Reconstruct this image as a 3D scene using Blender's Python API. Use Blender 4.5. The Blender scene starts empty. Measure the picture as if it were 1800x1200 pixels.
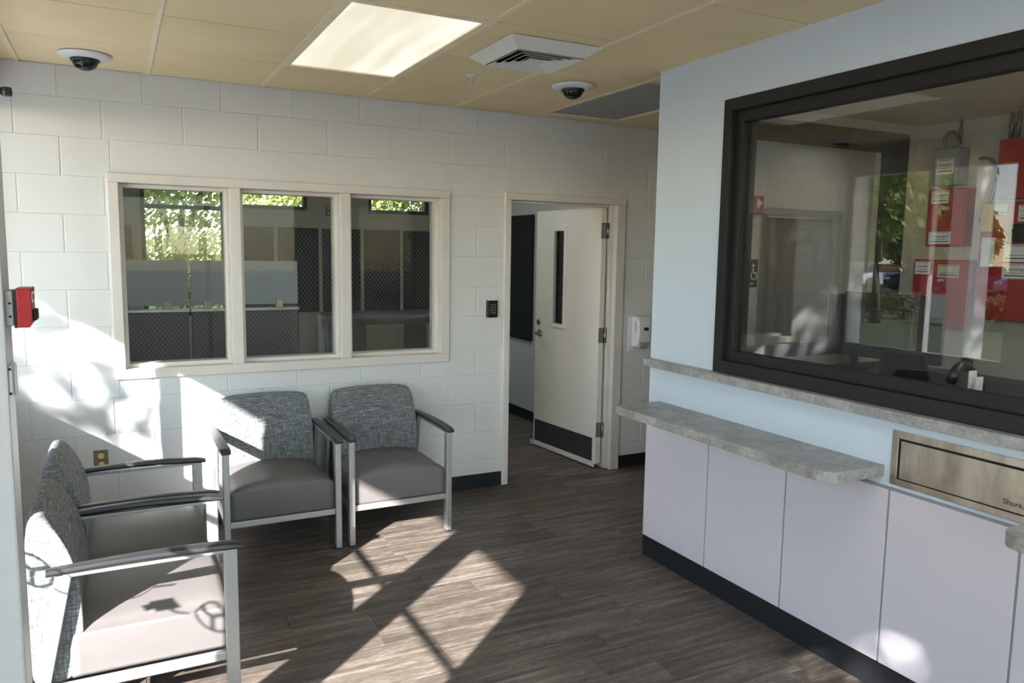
import bpy, bmesh, math, random
from mathutils import Vector, Matrix

random.seed(7)
sc = bpy.context.scene
COL = sc.collection

# ---------------------------------------------------------------- camera, world, sun, exposure
cam_d = bpy.data.cameras.new('camera')
cam_d.sensor_width = 36.0
cam_d.lens = 36.0 * 1353.87 / 1800.0
cam_d.clip_start = 0.02
cam_d.clip_end = 500
cam = bpy.data.objects.new('camera', cam_d)
COL.objects.link(cam)
CAM = Vector((0.2318, -4.8163, 1.6637))
yaw, pitch, roll = 0.4763, -0.1161, 0.0151
fw = Vector((math.sin(yaw) * math.cos(pitch), math.cos(yaw) * math.cos(pitch), math.sin(pitch)))
rt = Vector((math.cos(yaw), -math.sin(yaw), 0))
up = rt.cross(fw)
r2 = rt * math.cos(roll) + up * math.sin(roll)
u2 = up * math.cos(roll) - rt * math.sin(roll)
M = Matrix((r2, u2, -fw)).transposed().to_4x4()
M.translation = CAM
cam.matrix_world = M
sc.camera = cam

SUN_DIR = Vector((0.749, 0.663, -0.486)).normalized()
world = bpy.data.worlds.new('world')
sc.world = world
world.use_nodes = True
wn = world.node_tree.nodes
wl = world.node_tree.links
wn.clear()
wo = wn.new('ShaderNodeOutputWorld')
wb = wn.new('ShaderNodeBackground')
sky = wn.new('ShaderNodeTexSky')
sky.sky_type = 'NISHITA'
sky.sun_disc = False
sky.sun_elevation = math.asin(-SUN_DIR.z)
sky.sun_rotation = math.atan2(-SUN_DIR.x, -SUN_DIR.y)
sky.air_density = 1.0
sky.dust_density = 0.25
sky.ozone_density = 2.0
wb.inputs['Strength'].default_value = 0.95
wl.new(sky.outputs[0], wb.inputs[0])
wl.new(wb.outputs[0], wo.inputs[0])

sun_d = bpy.data.lights.new('sun', 'SUN')
sun_d.energy = 31.0
sun_d.angle = math.radians(0.6)
sun_d.color = (1.0, 0.965, 0.945)
sun = bpy.data.objects.new('sun', sun_d)
COL.objects.link(sun)
sun.rotation_euler = SUN_DIR.to_track_quat('-Z', 'Y').to_euler()
sun.location = (-20, -20, 16)

sc.cycles.max_bounces = 8
sc.cycles.diffuse_bounces = 4
sc.cycles.glossy_bounces = 4
sc.cycles.transparent_max_bounces = 10
sc.view_settings.view_transform = 'Standard'
sc.view_settings.look = 'None'
sc.view_settings.exposure = 0.12
sc.view_settings.gamma = 1.0
sc.view_settings.use_curve_mapping = False

# ---------------------------------------------------------------- materials
def srgb(r, g, b):
    f = lambda c: (c / 255 / 12.92) if c / 255 <= 0.04045 else ((c / 255 + 0.055) / 1.055) ** 2.4
    return (f(r), f(g), f(b), 1)

MATS = {}

class NT:
    def __init__(s, name):
        s.m = bpy.data.materials.new(name)
        s.m.use_nodes = True
        s.t = s.m.node_tree
        s.n = s.t.nodes
        s.p = s.n['Principled BSDF']
        s.out = s.n['Material Output']
        MATS[name] = s.m
    def node(s, typ, **kw):
        n = s.n.new(typ)
        for k, v in kw.items():
            if k in n.inputs:
                n.inputs[k].default_value = v
            else:
                setattr(n, k, v)
        return n
    def link(s, a, b):
        s.t.links.new(a, b)
    def pos(s, scale=(1, 1, 1), obj=False):
        if obj:
            c = s.node('ShaderNodeTexCoord').outputs['Object']
        else:
            c = s.node('ShaderNodeNewGeometry').outputs['Position']
        mp = s.node('ShaderNodeMapping')
        mp.inputs['Scale'].default_value = scale
        s.link(c, mp.inputs['Vector'])
        return mp
    def noise(s, scale, detail=3, rough=0.5, mapscale=(1, 1, 1), obj=False, vec=None):
        n = s.node('ShaderNodeTexNoise')
        n.inputs['Scale'].default_value = scale
        n.inputs['Detail'].default_value = detail
        n.inputs['Roughness'].default_value = rough
        if vec is None:
            vec = s.pos(mapscale, obj).outputs[0]
        s.link(vec, n.inputs['Vector'])
        return n
    def ramp(s, src, stops):
        r = s.node('ShaderNodeValToRGB')
        e = r.color_ramp.elements
        while len(e) < len(stops):
            e.new(0.5)
        for el, (p, c) in zip(e, stops):
            el.position = p
            el.color = c
        s.link(src, r.inputs[0])
        return r
    def bump(s, src, strength, dist=0.002):
        b = s.node('ShaderNodeBump')
        b.inputs['Strength'].default_value = strength
        b.inputs['Distance'].default_value = dist
        s.link(src, b.inputs['Height'])
        s.link(b.outputs[0], s.p.inputs['Normal'])
        return b

def plain(name, col, rough=0.5, metal=0.0, vary=0.06, scale=18, bump=0.0, spec=0.5):
    t = NT(name)
    n = t.noise(scale, 4)
    d = tuple(c * (1 - vary) for c in col[:3]) + (1,)
    l = tuple(min(1, c * (1 + vary)) for c in col[:3]) + (1,)
    r = t.ramp(n.outputs[0], [(0.3, d), (0.7, l)])
    t.link(r.outputs[0], t.p.inputs['Base Color'])
    t.p.inputs['Roughness'].default_value = rough
    t.p.inputs['Metallic'].default_value = metal
    t.p.inputs['Specular IOR Level'].default_value = spec
    if bump:
        nb = t.noise(scale * 6, 3)
        t.bump(nb.outputs[0], bump)
    return t.m

plain('wall_white', srgb(211, 211, 210), 0.5, vary=0.02, scale=3, bump=0.12)
plain('wall_blue', srgb(200, 210, 221), 0.55, vary=0.015, scale=4, bump=0.05)
plain('wall_cream', srgb(205, 198, 178), 0.6, vary=0.03, scale=3)
plain('trim_beige', srgb(210, 204, 198), 0.38, vary=0.025, scale=6, bump=0.04)
plain('door_beige', srgb(222, 216, 209), 0.4, vary=0.02, scale=5)
plain('base_black', srgb(30, 31, 34), 0.45, vary=0.1)
plain('black_metal', srgb(20, 20, 19), 0.55, vary=0.08)
plain('black_plastic', srgb(22, 23, 25), 0.38, vary=0.08)
plain('arm_black', srgb(42, 42, 44), 0.38, vary=0.1, scale=60)
plain('satin_silver', srgb(178, 176, 174), 0.36, metal=0.65, vary=0.04, scale=40)
plain('grille_white', srgb(214, 212, 204), 0.45, vary=0.03)
plain('void_shade', srgb(14, 14, 14), 0.9)  # black standing in for the shade inside gaps and cavities
plain('white_plastic', srgb(218, 216, 220), 0.35, vary=0.02)
plain('grey_box', srgb(150, 150, 146), 0.45, vary=0.04)
plain('red_enamel', srgb(165, 28, 30), 0.35, vary=0.05)
plain('red_dark', srgb(120, 20, 22), 0.4, vary=0.05)
plain('paper', srgb(224, 224, 220), 0.7, vary=0.02)
plain('paper_old', srgb(190, 184, 170), 0.7, vary=0.05)
plain('ink', srgb(25, 25, 30), 0.7)
plain('ink_red', srgb(150, 30, 40), 0.7)
plain('yellow_plastic', srgb(205, 165, 40), 0.45)
plain('brown_plate', srgb(120, 104, 80), 0.45)
plain('ivory', srgb(224, 208, 150), 0.4)
plain('kick_dark', srgb(66, 66, 69), 0.4, metal=0.3, vary=0.08)
plain('board_black', srgb(30, 34, 40), 0.8, vary=0.05)
plain('acoustic', srgb(36, 36, 37), 0.9, vary=0.12, scale=8)
plain('cubicle', srgb(78, 75, 71), 0.75, vary=0.06, scale=40)
plain('screen_frost', srgb(150, 158, 163), 0.4, vary=0.02)
plain('sticky', srgb(214, 205, 160), 0.6)
plain('table_grey', srgb(150, 148, 144), 0.4)
plain('chair_tan', srgb(150, 138, 118), 0.6)
plain('office_floor', srgb(52, 50, 48), 0.6, vary=0.1)
plain('steel_dull', srgb(150, 150, 150), 0.3, metal=0.9)
plain('panel_white', srgb(205, 197, 204), 0.32, vary=0.012, scale=3)
plain('panel_edge', srgb(140, 141, 146), 0.4)
plain('fixture_grey', srgb(150, 152, 152), 0.45)
plain('desk_dark', srgb(78, 78, 80), 0.45)
plain('desk_top', srgb(176, 176, 176), 0.4)
plain('asphalt', srgb(110, 108, 106), 0.9, vary=0.15, scale=4)
plain('concrete', srgb(176, 177, 180), 0.85, vary=0.08, scale=5)
plain('bark', srgb(92, 76, 62), 0.9, vary=0.2, scale=30)
plain('grass', srgb(78, 88, 50), 0.95, vary=0.3, scale=9)
plain('tyre', srgb(24, 24, 24), 0.8)
plain('car_white', srgb(225, 226, 228), 0.2)
plain('car_silver', srgb(160, 164, 168), 0.25, metal=0.6)
plain('car_dark', srgb(40, 44, 52), 0.2)
plain('car_blue', srgb(60, 78, 110), 0.2)
plain('car_glass', srgb(20, 24, 28), 0.08)
plain('canopy_paint', srgb(196, 190, 176), 0.7)
plain('storefront_alu', srgb(196, 196, 196), 0.38, metal=0.25, vary=0.03)
plain('mount_white', srgb(222, 222, 222), 0.4)

def leafmat(name, a, b):
    t = NT(name)
    n = t.noise(2.2, 4, 0.65)
    r = t.ramp(n.outputs[0], [(0.32, a), (0.68, b)])
    t.link(r.outputs[0], t.p.inputs['Base Color'])
    t.p.inputs['Roughness'].default_value = 0.6
    tr = t.node('ShaderNodeBsdfTranslucent')
    t.link(r.outputs[0], tr.inputs[0])
    mx = t.node('ShaderNodeMixShader')
    mx.inputs[0].default_value = 0.35
    t.link(t.p.outputs[0], mx.inputs[1])
    t.link(tr.outputs[0], mx.inputs[2])
    t.link(mx.outputs[0], t.out.inputs[0])
leafmat('leaf_green', srgb(92, 112, 50), srgb(168, 176, 92))
leafmat('leaf_bright', srgb(128, 140, 66), srgb(206, 208, 130))
leafmat('leaf_hedge', srgb(70, 96, 40), srgb(140, 130, 62))

# ceiling tile
t = NT('ceiling_tile')
n1 = t.noise(1.5, 3)
r1 = t.ramp(n1.outputs[0], [(0.3, srgb(224, 202, 160)), (0.7, srgb(235, 214, 174))])
v = t.node('ShaderNodeTexVoronoi')
v.inputs['Scale'].default_value = 42
t.link(t.pos().outputs[0], v.inputs['Vector'])
spk = t.ramp(v.outputs['Distance'], [(0.07, (0.18, 0.18, 0.18, 1)), (0.14, (1, 1, 1, 1))])
n2 = t.noise(3.0, 2)
msk = t.ramp(n2.outputs[0], [(0.42, (1, 1, 1, 1)), (0.6, (0.2, 0.2, 0.2, 1))])
mm = t.node('ShaderNodeMix', data_type='RGBA')
mm.blend_type = 'MIX'
t.link(msk.outputs[0], mm.inputs[0])
t.link(spk.outputs[0], mm.inputs[6])
mm.inputs[7].default_value = (1, 1, 1, 1)
ml = t.node('ShaderNodeMix', data_type='RGBA')
ml.blend_type = 'MULTIPLY'
ml.inputs[0].default_value = 0.85
t.link(r1.outputs[0], ml.inputs[6])
t.link(mm.outputs[2], ml.inputs[7])
t.link(ml.outputs[2], t.p.inputs['Base Color'])
t.p.inputs['Roughness'].default_value = 0.9
t.bump(spk.outputs[0], 0.25, 0.002)
plain('grid_tee', srgb(234, 218, 186), 0.5)

# vinyl plank floor
t = NT('vinyl_plank')
oi = t.node('ShaderNodeObjectInfo')
mp = t.pos((0.9, 9, 1))
off = t.node('ShaderNodeVectorMath', operation='ADD')
comb = t.node('ShaderNodeCombineXYZ')
mu = t.node('ShaderNodeMath', operation='MULTIPLY')
mu.inputs[1].default_value = 40
t.link(oi.outputs['Random'], mu.inputs[0])
t.link(mu.outputs[0], comb.inputs[0])
t.link(mu.outputs[0], comb.inputs[1])
t.link(mp.outputs[0], off.inputs[0])
t.link(comb.outputs[0], off.inputs[1])
na = t.noise(2.6, 6, 0.62, vec=off.outputs[0])
mp2 = t.pos((1, 5, 1))
off2 = t.node('ShaderNodeVectorMath', operation='ADD')
t.link(mp2.outputs[0], off2.inputs[0])
t.link(comb.outputs[0], off2.inputs[1])
nb = t.noise(22, 4, 0.6, vec=off2.outputs[0])
mixn = t.node('ShaderNodeMath', operation='MULTIPLY_ADD')
mixn.inputs[1].default_value = 0.35
t.link(nb.outputs[0], mixn.inputs[0])
sub = t.node('ShaderNodeMath', operation='MULTIPLY')
sub.inputs[1].default_value = 0.65
t.link(na.outputs[0], sub.inputs[0])
t.link(sub.outputs[0], mixn.inputs[2])
rr = t.ramp(mixn.outputs[0], [(0.32, srgb(64, 57, 52)), (0.5, srgb(100, 90, 82)), (0.68, srgb(150, 137, 126))])
hv = t.node('ShaderNodeHueSaturation')
rmul = t.node('ShaderNodeMapRange')
rmul.inputs['To Min'].default_value = 0.78
rmul.inputs['To Max'].default_value = 1.15
t.link(oi.outputs['Random'], rmul.inputs['Value'])
t.link(rmul.outputs[0], hv.inputs['Value'])
t.link(rr.outputs[0], hv.inputs['Color'])
t.link(hv.outputs[0], t.p.inputs['Base Color'])
t.p.inputs['Roughness'].default_value = 0.42
t.p.inputs['Specular IOR Level'].default_value = 0.35
t.bump(mixn.outputs[0], 0.25, 0.002)
plain('floor_joint', srgb(36, 32, 29), 0.8)

# tweed upholstery
t = NT('tweed')
g1 = t.noise(190, 2, 0.6, mapscale=(1, 1, 0.1), obj=True)
g2 = t.noise(190, 2, 0.6, mapscale=(0.1, 0.1, 1), obj=True)
ad = t.node('ShaderNodeMath', operation='ADD')
t.link(g1.outputs[0], ad.inputs[0])
t.link(g2.outputs[0], ad.inputs[1])
hf = t.node('ShaderNodeMath', operation='MULTIPLY')
hf.inputs[1].default_value = 0.5
t.link(ad.outputs[0], hf.inputs[0])
rc = t.ramp(hf.outputs[0], [(0.36, srgb(74, 76, 78)), (0.5, srgb(110, 113, 114)), (0.64, srgb(154, 155, 152))])
t.link(rc.outputs[0], t.p.inputs['Base Color'])
t.p.inputs['Roughness'].default_value = 0.85
t.bump(hf.outputs[0], 0.3, 0.002)
plain('seat_vinyl', srgb(104, 99, 98), 0.48, vary=0.03, scale=10, bump=0.06)

# laminate stone
t = NT('laminate')
a = t.noise(9, 6, 0.7)
ra = t.ramp(a.outputs[0], [(0.3, srgb(132, 128, 124)), (0.5, srgb(158, 154, 150)), (0.7, srgb(186, 182, 178))])
b = t.noise(60, 3, 0.6)
rb = t.ramp(b.outputs[0], [(0.35, (0.72, 0.72, 0.72, 1)), (0.55, (1, 1, 1, 1))])
m = t.node('ShaderNodeMix', data_type='RGBA')
m.blend_type = 'MULTIPLY'
m.inputs[0].default_value = 0.8
t.link(ra.outputs[0], m.inputs[6])
t.link(rb.outputs[0], m.inputs[7])
t.link(m.outputs[2], t.p.inputs['Base Color'])
t.p.inputs['Roughness'].default_value = 0.4

# brushed steel (vertical smears)
t = NT('brushed_steel')
a = t.noise(3.2, 4, 0.6, mapscale=(1, 3, 1))
ra = t.ramp(a.outputs[0], [(0.35, srgb(186, 174, 156)), (0.65, srgb(232, 222, 206))])
t.link(ra.outputs[0], t.p.inputs['Base Color'])
t.p.inputs['Metallic'].default_value = 1.0
t.p.inputs['Roughness'].default_value = 0.34

# clear glass: transparent plus Schlick-weighted mirror (same for every ray)
def glass(name, tint, f0):
    t = NT(name)
    g = t.node('ShaderNodeNewGeometry')
    dt = t.node('ShaderNodeVectorMath', operation='DOT_PRODUCT')
    t.link(g.outputs['Incoming'], dt.inputs[0])
    t.link(g.outputs['Normal'], dt.inputs[1])
    ab = t.node('ShaderNodeMath', operation='ABSOLUTE')
    t.link(dt.outputs['Value'], ab.inputs[0])
    om = t.node('ShaderNodeMath', operation='SUBTRACT', use_clamp=True)
    om.inputs[0].default_value = 1
    t.link(ab.outputs[0], om.inputs[1])
    pw = t.node('ShaderNodeMath', operation='POWER')
    pw.inputs[1].default_value = 5
    t.link(om.outputs[0], pw.inputs[0])
    ma = t.node('ShaderNodeMath', operation='MULTIPLY_ADD')
    ma.inputs[1].default_value = 1 - f0
    ma.inputs[2].default_value = f0
    t.link(pw.outputs[0], ma.inputs[0])
    tr = t.node('ShaderNodeBsdfTransparent')
    tr.inputs[0].default_value = tint
    gl = t.node('ShaderNodeBsdfGlossy')
    gl.inputs['Roughness'].default_value = 0.0
    gl.inputs[0].default_value = (1, 1, 1, 1)
    mx = t.node('ShaderNodeMixShader')
    t.link(ma.outputs[0], mx.inputs[0])
    t.link(tr.outputs[0], mx.inputs[1])
    t.link(gl.outputs[0], mx.inputs[2])
    t.link(mx.outputs[0], t.out.inputs[0])
glass('glass_clear', (0.98, 0.99, 0.985, 1), 0.035)
glass('glass_reception', (0.92, 0.925, 0.92, 1), 0.038)
glass('glass_dark', (0.3, 0.31, 0.32, 1), 0.02)  # tint stands in for the dark view behind the door pane
glass('glass_wired', (0.92, 0.93, 0.925, 1), 0.007)
t = NT('dome_glass')
t.p.inputs['Base Color'].default_value = (0.012, 0.012, 0.014, 1)
t.p.inputs['Roughness'].default_value = 0.06

# light diffuser
t = NT('diffuser')
w = t.noise(1.0, 2, 0.5, mapscale=(6, 0.9, 1))
rw = t.ramp(w.outputs[0], [(0.38, srgb(222, 214, 188)), (0.62, srgb(254, 250, 232))])
t.link(rw.outputs[0], t.p.inputs['Emission Color'])
t.p.inputs['Base Color'].default_value = (0.3, 0.3, 0.28, 1)
t.p.inputs['Emission Strength'].default_value = 0.95
t.p.inputs['Roughness'].default_value = 0.6
t = NT('diffuser_fill')  # glow of the added fill panels, stronger than the visible lens
w = t.noise(1.0, 2, 0.5, mapscale=(6, 0.9, 1))
rw = t.ramp(w.outputs[0], [(0.38, srgb(228, 236, 240)), (0.62, srgb(244, 250, 255))])
t.link(rw.outputs[0], t.p.inputs['Emission Color'])
t.p.inputs['Emission Strength'].default_value = 6.5

# ---------------------------------------------------------------- mesh helpers
def new_obj(name, bm_or_mesh, mat, parent=None, smooth=False):
    if isinstance(bm_or_mesh, bmesh.types.BMesh):
        me = bpy.data.meshes.new(name)
        bmesh.ops.recalc_face_normals(bm_or_mesh, faces=bm_or_mesh.faces)
        bm_or_mesh.to_mesh(me)
        bm_or_mesh.free()
    else:
        me = bm_or_mesh
    if mat is not None and len(me.materials) == 0:
        me.materials.append(MATS[mat])
    if smooth:
        for p in me.polygons:
            p.use_smooth = True
    o = bpy.data.objects.new(name, me)
    COL.objects.link(o)
    if parent is not None:
        o.parent = parent
    return o

def empty(name, loc=(0, 0, 0), rz=0.0):
    o = bpy.data.objects.new(name, None)
    o.empty_display_size = 0.1
    COL.objects.link(o)
    o.location = loc
    o.rotation_euler = (0, 0, rz)
    return o

def tag(o, label, cat, group=None):
    o['label'] = label
    o['category'] = cat
    if group:
        o['group'] = group
    return o

def struct(o):
    o['kind'] = 'structure'
    return o

def box(bm, x0, x1, y0, y1, z0, z1, bevel=0.0, seg=2):
    vs = [bm.verts.new(p) for p in ((x0, y0, z0), (x1, y0, z0), (x1, y1, z0), (x0, y1, z0),
                                    (x0, y0, z1), (x1, y0, z1), (x1, y1, z1), (x0, y1, z1))]
    fs = [(0, 3, 2, 1), (4, 5, 6, 7), (0, 1, 5, 4), (1, 2, 6, 5), (2, 3, 7, 6), (3, 0, 4, 7)]
    faces = [bm.faces.new([vs[i] for i in f]) for f in fs]
    if bevel > 0:
        es = set()
        for f in faces:
            es.update(f.edges)
        bmesh.ops.bevel(bm, geom=list(es), offset=bevel, segments=seg, profile=0.5, affect='EDGES')
    return bm

def BX(x0, x1, y0, y1, z0, z1, bevel=0.0, seg=2):
    return box(bmesh.new(), min(x0, x1), max(x0, x1), min(y0, y1), max(y0, y1), min(z0, z1), max(z0, z1), bevel, seg)

def prism(bm, pts, axis, a, b, bevel=0.0, seg=2):
    """extrude 2D polygon along axis ('x','y','z') from a to b"""
    def p3(u, v, w):
        return {'x': (w, u, v), 'y': (u, w, v), 'z': (u, v, w)}[axis]
    lo = [bm.verts.new(p3(u, v, a)) for u, v in pts]
    hi = [bm.verts.new(p3(u, v, b)) for u, v in pts]
    n = len(pts)
    fs = [bm.faces.new(lo[::-1]), bm.faces.new(hi)]
    for i in range(n):
        fs.append(bm.faces.new((lo[i], lo[(i + 1) % n], hi[(i + 1) % n], hi[i])))
    if bevel > 0:
        es = set(fs[0].edges) | set(fs[1].edges)
        bmesh.ops.bevel(bm, geom=list(es), offset=bevel, segments=seg, profile=0.5, affect='EDGES')
    return bm

def PR(pts, axis, a, b, bevel=0.0, seg=2):
    return prism(bmesh.new(), pts, axis, a, b, bevel, seg)

def lathe(bm, prof, seg=24, mat=Matrix()):
    rings = []
    for r, z in prof:
        if r < 1e-6:
            rings.append([bm.verts.new(mat @ Vector((0, 0, z)))])
        else:
            rings.append([bm.verts.new(mat @ Vector((r * math.cos(2 * math.pi * i / seg), r * math.sin(2 * math.pi * i / seg), z))) for i in range(seg)])
    for a, b in zip(rings[:-1], rings[1:]):
        for i in range(seg):
            j = (i + 1) % seg
            if len(a) == 1 and len(b) == 1:
                continue
            if len(a) == 1:
                bm.faces.new((a[0], b[j], b[i]))
            elif len(b) == 1:
                bm.faces.new((a[i], a[j], b[0]))
            else:
                bm.faces.new((a[i], a[j], b[j], b[i]))
    return bm

def LT(prof, seg=24, mat=Matrix()):
    return lathe(bmesh.new(), prof, seg, mat)

def tube(bm, pts, rad, seg=8):
    pts = [Vector(p) for p in pts]
    rings = []
    for i, p in enumerate(pts):
        d = (pts[min(i + 1, len(pts) - 1)] - pts[max(i - 1, 0)]).normalized()
        q = d.to_track_quat('Z', 'Y')
        rr = rad[i] if isinstance(rad, (list, tuple)) else rad
        rings.append([bm.verts.new(p + q @ Vector((rr * math.cos(2 * math.pi * k / seg), rr * math.sin(2 * math.pi * k / seg), 0))) for k in range(seg)])
    for a, b in zip(rings[:-1], rings[1:]):
        for k in range(seg):
            bm.faces.new((a[k], a[(k + 1) % seg], b[(k + 1) % seg], b[k]))
    bm.faces.new(rings[0][::-1])
    bm.faces.new(rings[-1])
    return bm

def TB(pts, rad, seg=8):
    return tube(bmesh.new(), pts, rad, seg)

def bez(p0, p1, p2, p3, n=10):
    out = []
    for i in range(n + 1):
        s = i / n
        out.append(tuple((1 - s) ** 3 * a + 3 * s * (1 - s) ** 2 * b + 3 * s * s * (1 - s) * c + s ** 3 * d for a, b, c, d in zip(p0, p1, p2, p3)))
    return out

def text(name, body, size, loc, rot, mat, parent=None, extrude=0.0004, align='CENTER', shear=0.0):
    cu = bpy.data.curves.new(name, 'FONT')
    cu.body = body
    cu.size = size
    cu.extrude = extrude
    cu.align_x = align
    cu.align_y = 'CENTER'
    cu.shear = shear
    cu.resolution_u = 3
    to = bpy.data.objects.new(name + '_tmp', cu)
    COL.objects.link(to)
    bpy.context.view_layer.update()
    dg = bpy.context.evaluated_depsgraph_get()
    me = bpy.data.meshes.new_from_object(to.evaluated_get(dg))
    bpy.data.objects.remove(to)
    bpy.data.curves.remove(cu)
    me.materials.clear()
    me.materials.append(MATS[mat])
    o = bpy.data.objects.new(name, me)
    COL.objects.link(o)
    o.rotation_euler = rot
    o.location = loc
    if parent is not None:
        o.parent = parent
    return o

R90 = math.pi / 2
ROT_MX = (R90, 0, -R90)      # text facing -X, reading toward -Y
ROT_MY = (R90, 0, 0)         # text facing -Y, reading toward +X

def copy_tree(o, parent=None):
    c = o.copy()
    COL.objects.link(c)
    c.parent = parent
    for ch in list(o.children):
        copy_tree(ch, c)
    return c

U = 0.2032
XL = -0.34      # storefront plane on the left
XR = 2.80       # blue wall plane
CEIL = 2.60
YF = -6.2       # front of the room, behind the camera

# ================================================================= STRUCTURE
# ---- back wall: block core + individual blocks
WX0, WX1 = -0.62, 6.6
WIN = (0.235, 2.212, 0.937, 2.045)      # opening of window (x0,x1,z0,z1)
DOOR = (2.665, 3.63, 0.0, 2.05)
DOOR2 = (5.06, 5.93, 0.0, 2.02)
OPEN = [WIN, DOOR, DOOR2]
bm = bmesh.new()
xs = sorted({WX0, WX1} | {o[0] for o in OPEN} | {o[1] for o in OPEN})
for xa, xb in zip(xs[:-1], xs[1:]):
    zs = [(0.0, 3.1)]
    for o in OPEN:
        if o[0] < (xa + xb) / 2 < o[1]:
            nz = []
            for z0, z1 in zs:
                if o[2] > z0:
                    nz.append((z0, o[2]))
                if o[3] < z1:
                    nz.append((o[3], z1))
            zs = nz
    for z0, z1 in zs:
        box(bm, xa, xb, 0.003, 0.2, z0, z1)
wall_back = struct(new_obj('wall_back', bm, 'wall_white'))

BLK = {}
def block_mesh(w, h):
    k = (round(w, 4), round(h, 4))
    if k not in BLK:
        b = BX(0, w, 0, 0.0038, 0, h)
        for v in b.verts:
            if v.co.y < 0.001:
                v.co.x += 0.004 if v.co.x < w / 2 else -0.004
                v.co.z += 0.0012 if v.co.z < h / 2 else -0.0012
        me = bpy.data.meshes.new('block')
        bmesh.ops.recalc_face_normals(b, faces=b.faces)
        b.to_mesh(me)
        b.free()
        me.materials.append(MATS['wall_white'])
        BLK[k] = me
    return BLK[k]

def sub_rect(r, o):
    x0, x1, z0, z1 = r
    a0, a1, c0, c1 = o
    if a1 <= x0 or a0 >= x1 or c1 <= z0 or c0 >= z1:
        return [r]
    out = []
    if a0 > x0:
        out.append((x0, a0, z0, z1))
    if a1 < x1:
        out.append((a1, x1, z0, z1))
    xa, xb = max(a0, x0), min(a1, x1)
    if c0 > z0:
        out.append((xa, xb, z0, c0))
    if c1 < z1:
        out.append((xa, xb, c1, z1))
    return out

def lay_blocks(rects, parent, rowfix=None):
    for x0, x1, z0, z1 in rects:
        if x1 - x0 < 0.03 or z1 - z0 < 0.02:
            continue
        o = new_obj('block', block_mesh(x1 - x0, z1 - z0), None, parent)
        o.location = (x0, -0.0 + random.uniform(-0.0006, 0.0006), z0)

rects = []
for r in range(13):
    z0, z1 = r * U, min((r + 1) * U, CEIL + 0.004)
    shift = 0 if r % 2 == 0 else 0.5
    if r == 10:
        edges = [-0.6, 0.0, 3.8608] + [3.8608 + 0.4064 * k for k in range(1, 8)]
    else:
        edges = [0.4064 * (k + shift) for k in range(-2, 17)]
    edges = [max(e, WX0) for e in edges if e > WX0 - 0.3 and e < WX1]
    for a, b in zip(edges[:-1], edges[1:]):
        if b - a < 0.02:
            continue
        rs = [(a + 0.0018, b - 0.0018, z0 + 0.0002, z1 - 0.0002)]
        for o in OPEN:
            rs = [q for rr_ in rs for q in sub_rect(rr_, o)]
        rects += rs
lay_blocks(rects, wall_back)

# ---- floor slab + planks
floor = struct(new_obj('floor', BX(WX0, 8.2, YF - 0.2, 4.9, -0.2, -0.004), 'floor_joint'))
PW, PL = 0.152, 0.914
PK = {}
def plank_mesh(w):
    k = round(w, 3)
    if k not in PK:
        b = BX(0, w - 0.0022, 0, PW - 0.002, -0.0045, 0)
        top = [e for e in b.edges if all(v.co.z > -0.001 for v in e.verts)]
        bmesh.ops.bevel(b, geom=top, offset=0.0011, segments=1, affect='EDGES')
        me = bpy.data.meshes.new('plank')
        bmesh.ops.recalc_face_normals(b, faces=b.faces)
        b.to_mesh(me)
        b.free()
        me.materials.append(MATS['vinyl_plank'])
        PK[k] = me
    return PK[k]
ny0 = -3.65
rows = int((2.43 - ny0) / PW)
for j in range(rows):
    y = ny0 + j * PW
    x = -0.36 - random.uniform(0.05, 0.85)
    lim = 3.95
    if y > 0.1:
        x = 2.2 - random.uniform(0.0, 0.4)
    while x < lim:
        xe = x + PL
        xa = max(x, -0.36) if y < 0.1 else x
        if xe - xa > 0.03:
            o = new_obj('plank', plank_mesh(xe - xa), None, floor)
            o.location = (xa, y, 0)
        x = xe
# remaining floor that shows no single planks
o = new_obj('floor_far', BX(-0.36, 2.85, YF, ny0, -0.004, 0.0), 'vinyl_plank', floor)
o = new_obj('floor_far', BX(WX0, 2.2, 0.2, 4.4, -0.004, 0.0), 'office_floor', floor)
o = new_obj('floor_far', BX(4.0, 8.0, YF, 0.0, -0.004, 0.0), 'office_floor', floor)

# ---- ceiling
ceiling = struct(new_obj('ceiling', BX(WX0, 6.6, YF - 0.2, 0.01, CEIL + 0.03, CEIL + 0.12), 'void_shade'))
gx = [XL - 0.1] + [0.436 + 0.6096 * k for k in range(-1, 11)]
gx[0] = XL - 0.12
gy = [0.0] + [-0.62 - 0.6096 * k for k in range(0, 10)]
TL = {}
def tile_mesh(w, d):
    k = (round(w, 3), round(d, 3))
    if k not in TL:
        b = BX(0, w, 0, d, 0, 0.016)
        lo = [e for e in b.edges if all(v.co.z < 0.001 for v in e.verts)]
        bmesh.ops.bevel(b, geom=lo, offset=0.003, segments=1, affect='EDGES')
        me = bpy.data.meshes.new('tile')
        bmesh.ops.recalc_face_normals(b, faces=b.faces)
        b.to_mesh(me)
        b.free()
        me.materials.append(MATS['ceiling_tile'])
        TL[k] = me
    return TL[k]
LX0, LX1, LY0, LY1 = 1.0456, 1.6552, -1.8392, -0.62     # lit troffer bay
FX0, FX1, FY0, FY1 = 2.8744, 3.484, -1.34, -0.12         # unlit troffer bay
def lay_tile(x0, x1, y0, y1):
    o = new_obj('tile', tile_mesh(x1 - x0 - 0.006, y1 - y0 - 0.01), None, ceiling)
    o.location = (x0 + 0.003, y0 + 0.005, CEIL + random.uniform(0.001, 0.004))
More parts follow.
